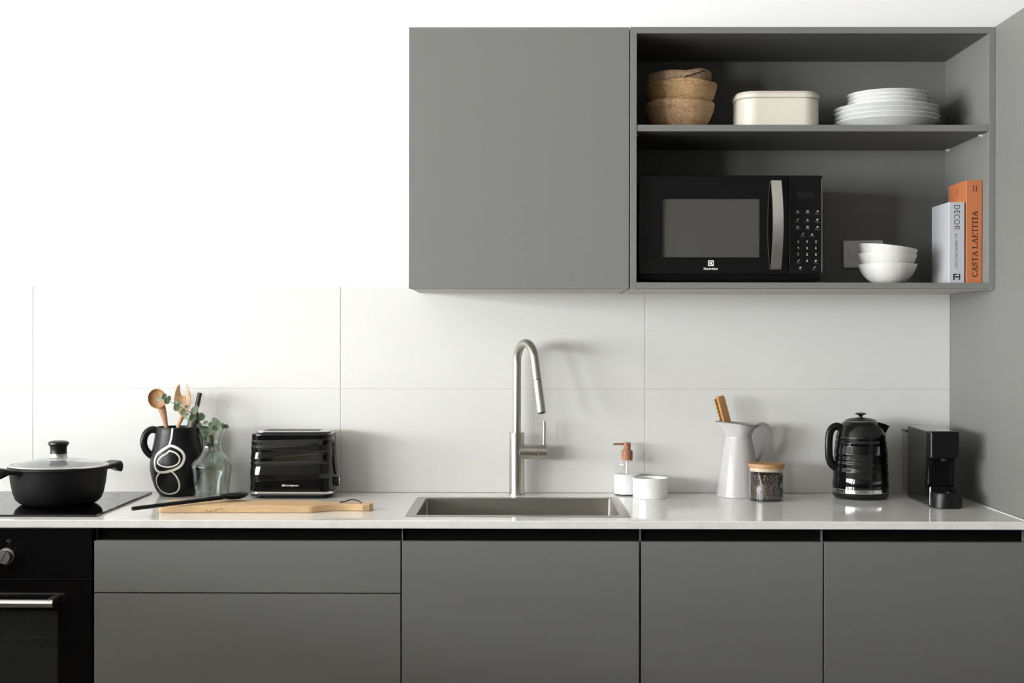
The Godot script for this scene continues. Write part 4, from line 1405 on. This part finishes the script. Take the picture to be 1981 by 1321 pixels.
func panel_print() -> ImageTexture:
	# white key symbols and digits on a black strip
	var im := Image.create(256, 832, false, Image.FORMAT_RGB8)
	im.fill(Color8(18, 18, 19))
	im.fill_rect(Rect2i(44, 128, 160, 60), Color8(25, 25, 26))
	for k in 4:
		im.fill_rect(Rect2i(66 + k * 32, 150, 20, 4), Color8(46, 46, 47))
		im.fill_rect(Rect2i(66 + k * 32, 168, 20, 4), Color8(46, 46, 47))
	var ink := Color8(176, 176, 174)
	var soft := Color8(104, 104, 103)
	var rows := [[[62, 302], [144, 302], [226, 302]], [[62, 372], [144, 372], [226, 372]], [[62, 436], [144, 436], [226, 436]], [[104, 498], [182, 498]]]
	var kind := 0
	for r in rows:
		for p in r:
			icon(im, p[0], p[1], kind, ink)
			for x in range(-24, 24, 6):
				im.fill_rect(Rect2i(p[0] + x, p[1] + 17, 4, 4), soft)
			if p[0] > 200:
				for x in range(-18, 18, 6):
					im.fill_rect(Rect2i(p[0] + x, p[1] + 25, 4, 3), soft)
			kind += 1
	var digits := ["1", "2", "3", "4", "5", "6", "7", "8", "9"]
	for i in 9:
		digit(im, 68 + (i % 3) * 73, 562 + (i / 3) * 55, digits[i], ink)
	digit(im, 141, 727, "0", ink)
	for p in [[68, 727], [214, 727], [86, 786], [200, 786]]:
		icon(im, p[0], p[1], 3 + p[0] % 4, ink)
		for x in range(-20, 20, 6):
			im.fill_rect(Rect2i(p[0] + x, p[1] + 17, 4, 4), soft)
	return ImageTexture.create_from_image(im)


func digit(im: Image, cx: int, cy: int, c: String, ink: Color) -> void:
	for y in 5:
		for x in 3:
			if DIGITS[c][y][x] == "1":
				im.fill_rect(Rect2i(cx - 6 + x * 4, cy - 10 + y * 4, 4, 4), ink)


func icon(im: Image, cx: int, cy: int, kind: int, ink: Color) -> void:
	for y in range(-13, 14):
		for x in range(-13, 14):
			var r := Vector2(x, y).length()
			var on := false
			match kind % 6:
				0: on = absi(x) < 11 and absi(y) < 11 and (x % 6 + 6) % 6 < 4 and (y % 6 + 6) % 6 < 4
				1: on = (r > 7.5 and r < 11.5) or (absi(x) + absi(y) < 5)
				2: on = (Vector2(x - 3, y + 3).length() < 7.5) or absf(x + y) < 2.0 and x < 0
				3: on = x + y > -4 and x + y < 5 and absi(x) < 11 and y < 8
				4: on = (absi(x) * 2 < y + 12 and y < 9) and r > 3
				5: on = r < 9.5 and not (x > 1 and y > 1)
			if on:
				im.set_pixel(cx + x, cy + y, ink)


func make_microwave() -> void:
	var x0 := 0.3172
	var x1 := 0.8072
	var y0 := 1.501
	var f := 0.36
	var t := thing("microwave_oven", "black microwave oven with curved steel handle in the open wall cabinet", "microwave", Vector3(0, 0, 0))
	var g := Geo.new()
	g.box(Vector3(x0 + 0.004, y0 + 0.014, 0.03), Vector3(x1 - 0.003, 1.7862, 0.335), 0.007)
	build(g, "housing", M.satin_black, t)
	for x in [0.36, 0.76]:
		for z in [0.08, 0.29]:
			g = Geo.new()
			g.lathe([Vector2(0, 0), Vector2(0.014, 0), Vector2(0.015, 0.014), Vector2(0, 0.014)], 20, Vector3(x, y0, z))
			build(g, "foot", M.rubber, t)
	# rolled chin below the door
	g = Geo.new()
	var chin := PackedVector2Array()
	for p in [[0.300, 0.0045], [0.335, 0.0045], [0.346, 0.0075], [0.3535, 0.0135], [0.3560, 0.0215], [0.300, 0.0215]]:
		chin.append(Vector2(p[0], p[1]))
	g.prism(chin, -(x1 - 0.004), -(x0 + 0.003), 0.0015, Basis(Vector3(0, 0, 1), Vector3(0, 1, 0), Vector3(-1, 0, 0)), Vector3(0, y0, 0))
	build(g, "chin", M.gloss_black, t, 50.0)
	# door with a pane and the see-through mesh behind it
	var xd := 0.7170
	g = Geo.new()
	var wx0 := 0.3795
	var wx1 := 0.6385
	var wy0 := 1.5690
	var wy1 := 1.7255
	g.box(Vector3(x0, wy1, 0.337), Vector3(xd, 1.7878, f), 0.0018)
	g.box(Vector3(x0, y0 + 0.0225, 0.337), Vector3(xd, wy0, f), 0.0018)
	g.box(Vector3(x0, wy0 - 0.002, 0.337), Vector3(wx0, wy1 + 0.002, f - 0.0001), 0.0004)
	g.box(Vector3(wx1, wy0 - 0.002, 0.337), Vector3(xd, wy1 + 0.002, f - 0.0001), 0.0004)
	var door := build(g, "door", M.gloss_black, t)
	slab("window_mesh", Vector3(wx0, wy0, 0.34), Vector3(wx1, wy1, 0.3535), mesh_screen(), door, 0.0003)
	var pane := Geo.new()
	pane.quad(Vector3(wx0, wy0, 0.3585), Vector3(wx1, wy0, 0.3585), Vector3(wx1, wy1, 0.3585), Vector3(wx0, wy1, 0.3585))
	build(pane, "window_pane", glass(0.12, Color(0.12, 0.12, 0.12)), door)
	# bowed steel handle
	g = Geo.new()
	var rings := []
	for k in 25:
		var s := k / 24.0
		var y := lerpf(1.5365, 1.7732, s)
		var bow := 0.032 * (1.0 - (2 * s - 1) ** 2)
		var ring := PackedVector3Array()
		for q in [[-1, -1], [1, -1], [1, 1], [-1, 1]]:
			ring.append(Vector3(0.6812 + q[0] * 0.0135, y, f + 0.0075 + bow - q[1] * 0.0042))
		rings.append(ring)
	g.loft(rings)
	for y in [1.5395, 1.7702]:
		g.box(Vector3(0.672, y - 0.003, f - 0.001), Vector3(0.690, y + 0.003, f + 0.006))
	build(g, "handle", M.handle_steel, door, 30.0, "bowed brushed steel handle")
	# control panel with its print
	var co := PackedVector2Array([Vector2(xd + 0.0012, 1.7878), Vector2(xd + 0.0012, y0 + 0.0225)])
	for k in 14:
		var a := -PI / 2 + PI / 2 * (k % 7) / 6.0 + (PI / 2 if k > 6 else 0.0)
		co.append(Vector2(x1 - 0.008, y0 + 0.0305 if k < 7 else 1.7798) + Vector2(cos(a), sin(a)) * 0.008)
	g = Geo.new()
	g.prism(co, 0.337, f, 0.0014)
	build(g, "control_panel", M.gloss_black, t)
	var pp := Geo.new()
	var px0 := xd + 0.0035
	var px1 := x1 - 0.0045
	pp.quad(Vector3(px0, 1.5275, f + 0.0002), Vector3(px1, 1.5275, f + 0.0002), Vector3(px1, 1.785, f + 0.0002), Vector3(px0, 1.785, f + 0.0002))
	var printed := paint(255, 255, 255, 0.12)
	printed.albedo_texture = panel_print()
	build(pp, "keypad_print", printed, t)
	slab("trim_strip", Vector3(x1 - 0.0030, 1.5275, f), Vector3(x1 - 0.0014, 1.78, f + 0.0004), paint(120, 120, 120, 0.3), t, 0.0001)
	# maker's mark: a rounded square with a turned emblem, and the name below
	g = Geo.new()
	g.prism(shift(round_rect(0.0152, 0.0152, 0.0018, 3), Vector2(0.5093, 1.5535)), f, f + 0.0003)
	var badge := build(g, "badge", M.white_print, door)
	g = Geo.new()
	var disc := PackedVector2Array()
	for i in 28:
		var a := TAU * i / 28
		disc.append(Vector2(0.5093, 1.5535) + Vector2(cos(a), sin(a)) * 0.0059)
	g.prism(disc, f + 0.0003, f + 0.0005)
	build(g, "badge_disc", M.gloss_black, badge)
	g = Geo.new()
	for s in [[[-0.0062, 0.0], [0.0035, -0.0058], [0.0035, 0.0058]], [[0.0, -0.0062], [0.0004, -0.0062], [0.0004, 0.0062]]]:
		var tr := PackedVector2Array()
		for q in s:
			tr.append(Vector2(0.5093 + q[0] * 0.85, 1.5535 + q[1] * 0.85))
		g.prism(tr, f + 0.0005, f + 0.0007)
	g.box(Vector3(0.5075, 1.5477, f + 0.0005), Vector3(0.5083, 1.5593, f + 0.0008))
	build(g, "badge_mark", M.white_print, badge)
	lettering("Electrolux", "lettering", 0.0056, M.white_print, door, Vector3(0.5088, 1.5385, f + 0.0002), Vector3.ZERO, false, true)


func mesh_screen() -> StandardMaterial3D:
	# perforated grey screen, seen through the pane
	var im := Image.create(16, 16, false, Image.FORMAT_RGB8)
	im.fill(Color8(84, 83, 79))
	for y in 16:
		for x in 16:
			if Vector2((x % 8) - 3.5, (y % 8) - 3.5).length() < 2.4:
				im.set_pixel(x, y, Color8(60, 59, 56))
	var m := mapped(paint(255, 255, 255, 0.5), ImageTexture.create_from_image(im), Vector3(240, 240, 240))
	return m


func rough_bowl(called: String, label: String, at: Vector3, prof: Array, material: Material, amount: float, seed_: int, rim_wave: float, tilt := Vector3.ZERO) -> Node3D:
	var n := FastNoiseLite.new()
	n.seed = seed_
	n.frequency = 9.0
	var top: float = 0.0
	for p in prof:
		top = maxf(top, p.y)
	var t := thing(called, label, "bowl", at, 0, "rustic wooden bowls stacked on the shelf")
	var g := Geo.new()
	g.lathe(prof, 72)
	for i in g.v.size():
		var p: Vector3 = g.v[i]
		var a := atan2(p.z, p.x)
		var k := 1.0 + amount * n.get_noise_3d(p.x, p.y * 0.6, p.z) + amount * 0.5 * sin(2.0 * a + seed_)
		var h := p.y / top
		g.v[i] = Vector3(p.x * k, p.y + h * h * rim_wave * (sin(2.0 * a + seed_) + 0.5 * sin(5.0 * a + 1.3 * seed_)), p.z * k)
	build(g, "body", material, t, 50.0)
	t.rotation = tilt
	return t


func make_crockery() -> void:
	var shelf := 1.9194
	var bottom := 1.5011
	# three rough wooden bowls, one in another
	var olive := wood([160, 120, 86], [222, 188, 146], [184, 144, 106], Vector3(5, 9, 3), 61, 0.6)
	var honey := wood([166, 126, 84], [220, 184, 134], [194, 154, 106], Vector3(3, 6, 5), 63, 0.6)
	var rustic := wood([158, 128, 98], [218, 190, 156], [130, 100, 76], Vector3(4, 10, 4), 65, 0.65)
	rough_bowl("wooden_bowl", "lowest wooden bowl of the stack, deep with ringed grain", Vector3(0.4435, shelf, 0.2), [Vector2(0.0, 0.0), Vector2(0.045, 0.0), Vector2(0.058, 0.006), Vector2(0.073, 0.022), Vector2(0.086, 0.044), Vector2(0.0945, 0.066), Vector2(0.097, 0.083), Vector2(0.0955, 0.0855), Vector2(0.0925, 0.0845), Vector2(0.088, 0.064), Vector2(0.076, 0.036), Vector2(0.05, 0.014), Vector2(0, 0.01)], olive, 0.018, 3, 0.0016)
	rough_bowl("wooden_bowl", "middle wooden bowl of the stack, smooth honey brown", Vector3(0.4475, 1.9805, 0.2), [Vector2(0.0, 0.0), Vector2(0.048, 0.0), Vector2(0.066, 0.009), Vector2(0.0815, 0.022), Vector2(0.091, 0.04), Vector2(0.0985, 0.064), Vector2(0.1, 0.0735), Vector2(0.0985, 0.0765), Vector2(0.095, 0.075), Vector2(0.088, 0.05), Vector2(0.07, 0.022), Vector2(0, 0.012)], honey, 0.012, 5, 0.0018)
	var top := rough_bowl("wooden_bowl", "topmost wooden bowl of the stack with gnarled cracked rim", Vector3(0.4435, 2.0255, 0.2), [Vector2(0.0, 0.0), Vector2(0.045, 0.0), Vector2(0.066, 0.01), Vector2(0.082, 0.026), Vector2(0.0895, 0.042), Vector2(0.0905, 0.053), Vector2(0.086, 0.0615), Vector2(0.079, 0.0645), Vector2(0.074, 0.061), Vector2(0.066, 0.03), Vector2(0, 0.012)], rustic, 0.035, 8, 0.0035, Vector3(0, 0, 0.075))
	var crack := Geo.new()
	crack.tube(smooth_path([Vector3(0.006, 0.0385, 0.0895), Vector3(0.016, 0.0425, 0.0885), Vector3(0.026, 0.0425, 0.0865), Vector3(0.037, 0.047, 0.083), Vector3(0.048, 0.0495, 0.077), Vector3(0.058, 0.0535, 0.0695), Vector3(0.066, 0.053, 0.0625)], 4), 0.0017, 6, true, 0.7)
	build(crack, "crack", paint(56, 40, 28, 0.9), top, 60.0)

	# cream oblong bread bin
	var cream := paint(226, 220, 205, 0.24)
	var b := thing("bread_bin", "cream oblong bread bin with rounded ends on the shelf", "bread bin", Vector3(0.7115, shelf, 0.195))
	var g := Geo.new()
	g.prism(round_rect(0.2275, 0.150, 0.052, 14), 0.0003, 0.0915, 0.002, UPRIGHT)
	build(g, "body", cream, b, 30.0)
	g = Geo.new()
	g.prism(round_rect(0.2325, 0.155, 0.0545, 14), 0.092, 0.1055, 0.0022, UPRIGHT)
	g.prism(round_rect(0.2290, 0.1515, 0.0528, 14), 0.1055, 0.1105, 0.003, UPRIGHT)
	build(g, "lid", cream, b, 30.0)

	# plates: four large under four small
	var place := ["lowest", "second lowest", "second highest", "topmost"]
	var big := [Vector2(0.0, 0.003), Vector2(0.084, 0.003), Vector2(0.086, 0.0), Vector2(0.09, 0.0), Vector2(0.094, 0.0045), Vector2(0.112, 0.016), Vector2(0.142, 0.0315), Vector2(0.1447, 0.0332), Vector2(0.1440, 0.0345), Vector2(0.138, 0.0335), Vector2(0.108, 0.0195), Vector2(0.09, 0.0085), Vector2(0.0, 0.0075)]
	var small := []
	for p in big:
		small.append(Vector2(p.x * 0.772, p.y))
	var first := thing("dinner_plate", "", "plate")
	g = Geo.new()
	g.lathe(big, 96)
	build(g, "plate", M.white_glaze, first, 45.0)
	var second := thing("side_plate", "", "plate")
	g = Geo.new()
	g.lathe(small, 96)
	build(g, "plate", M.white_glaze, second, 45.0)
	for k in 4:
		var p: Node3D = first if k == 0 else first.duplicate()
		if k:
			p.name = numbered("dinner_plate")
			add_child(p, true)
		p.position = Vector3(1.0213 + [0.0, 0.001, -0.002, -0.0015][k], shelf + 0.0125 * k, 0.19)
		tag(p, "%s of the four large white dinner plates stacked on the shelf" % place[k], "plate", "white plates stacked on the shelf")
		var q: Node3D = second if k == 0 else second.duplicate()
		if k:
			q.name = numbered("side_plate")
			add_child(q, true)
		q.position = Vector3(1.0243 + [0.0, 0.0005, 0.0015, -0.001][k], shelf + 0.0375 + 0.0086 + 0.0105 * k, 0.192)
		tag(q, "%s of the four smaller white plates on the dinner plates" % place[k], "plate", "white plates stacked on the shelf")

	# three white bowls, the top one askew
	var cup := [Vector2(0.0, 0.002), Vector2(0.029, 0.002), Vector2(0.03, 0.0), Vector2(0.0335, 0.0), Vector2(0.036, 0.003), Vector2(0.05, 0.0095), Vector2(0.064, 0.023), Vector2(0.0735, 0.0385), Vector2(0.0785, 0.053), Vector2(0.0783, 0.0548), Vector2(0.0768, 0.0546), Vector2(0.0712, 0.0405), Vector2(0.061, 0.0265), Vector2(0.045, 0.0135), Vector2(0.0, 0.007)]
	var glaze := relief(paint(222, 220, 214, 0.3), noise(0.05, 3, [], 71), 0.08, Vector3(5, 5, 5))
	var names := ["lowest of the three white bowls on the bottom board", "middle of the three white bowls on the bottom board", "topmost tilted white bowl on the bottom board"]
	var first_bowl := thing("white_bowl", names[0], "bowl", Vector3(1.0062, bottom, 0.262), 0, "white bowls stacked beside the microwave")
	g = Geo.new()
	g.lathe(cup, 80)
	build(g, "body", glaze, first_bowl, 45.0)
	for k in [1, 2]:
		var c: Node3D = first_bowl.duplicate()
		c.name = numbered("white_bowl")
		add_child(c, true)
		tag(c, names[k], "bowl", "white bowls stacked beside the microwave")
		c.position = Vector3(1.0062 - 0.0025 * k, bottom + [0, 0.0275, 0.0475][k], 0.262)
		c.rotation.z = [0.0, -0.035, -0.12][k]


func make_books() -> void:
	var y0 := 1.5011
	var z0 := 0.186
	var z1 := 0.34
	for k in 2:
		var x0: float = [1.1495, 1.1955][k]
		var w: float = [0.0425, 0.0435][k]
		var h: float = [0.2183, 0.2765][k]
		var cover: Material = [paint(180, 180, 182, 0.42), paint(180, 108, 66, 0.5)][k]
		var label: String = ["pale grey hardback book standing beside the orange book", "tall orange hardback book against the right side panel"][k]
		var t := thing("hardback_book", label, "book", Vector3(x0, y0, 0), 0, "books standing in the open unit")
		slab("cover", Vector3(0, 0, z0), Vector3(0.003, h, z1 - 0.001), cover, t, 0.0006)
		slab("cover", Vector3(w - 0.003, 0, z0), Vector3(w, h, z1 - 0.001), cover, t, 0.0006)
		slab("pages", Vector3(0.003, 0.003, z0 + 0.004), Vector3(w - 0.003, h - 0.003, z1 - 0.004), paint(232, 228, 216, 0.8), t, 0.0004)
		var g := Geo.new()
		g.prism(round_rect(w, h, 0.0012, 2), z1 - 0.004, z1, 0.0012, Basis.IDENTITY, Vector3(w / 2, h / 2, 0))
		var spine := build(g, "spine", cover, t)
		if k == 0:
			var ink := paint(52, 52, 54, 0.5)
			lettering("DECOR", "lettering", 0.0155, ink, spine, Vector3(w / 2 + 0.0005, 0.178, z1 + 0.0001), Vector3(0, 0, -90))
			lettering("ALL-AMERICAN FLAIR", "lettering", 0.0068, ink, spine, Vector3(w / 2 - 0.001, 0.0885, z1 + 0.0001), Vector3(0, 0, -90))
			var e := Geo.new()
			e.box(Vector3(w / 2 - 0.0095, 0.0095, z1 - 0.0002), Vector3(w / 2 + 0.0095, 0.0255, z1 + 0.0002))
			var mark := build(e, "emblem", paint(20, 20, 21, 0.5), spine)
			lettering("13", "emblem_digits", 0.0105, M.white_print, mark, Vector3(w / 2, 0.0175, z1 + 0.0003), Vector3(0, 0, -90), false, true)
		else:
			var ink := paint(54, 28, 16, 0.5)
			lettering("II", "lettering", 0.0145, ink, spine, Vector3(w / 2 + 0.002, 0.2535, z1 + 0.0001), Vector3.ZERO, true)
			lettering("CASTA LAETITIA", "lettering", 0.0148, ink, spine, Vector3(w / 2 + 0.002, 0.1052, z1 + 0.0001), Vector3(0, 0, 90), true, true)
			lettering("III", "lettering", 0.013, paint(128, 62, 32, 0.5), t, Vector3(-0.0001, 0.2525, 0.262), Vector3(0, -90, -12), true)
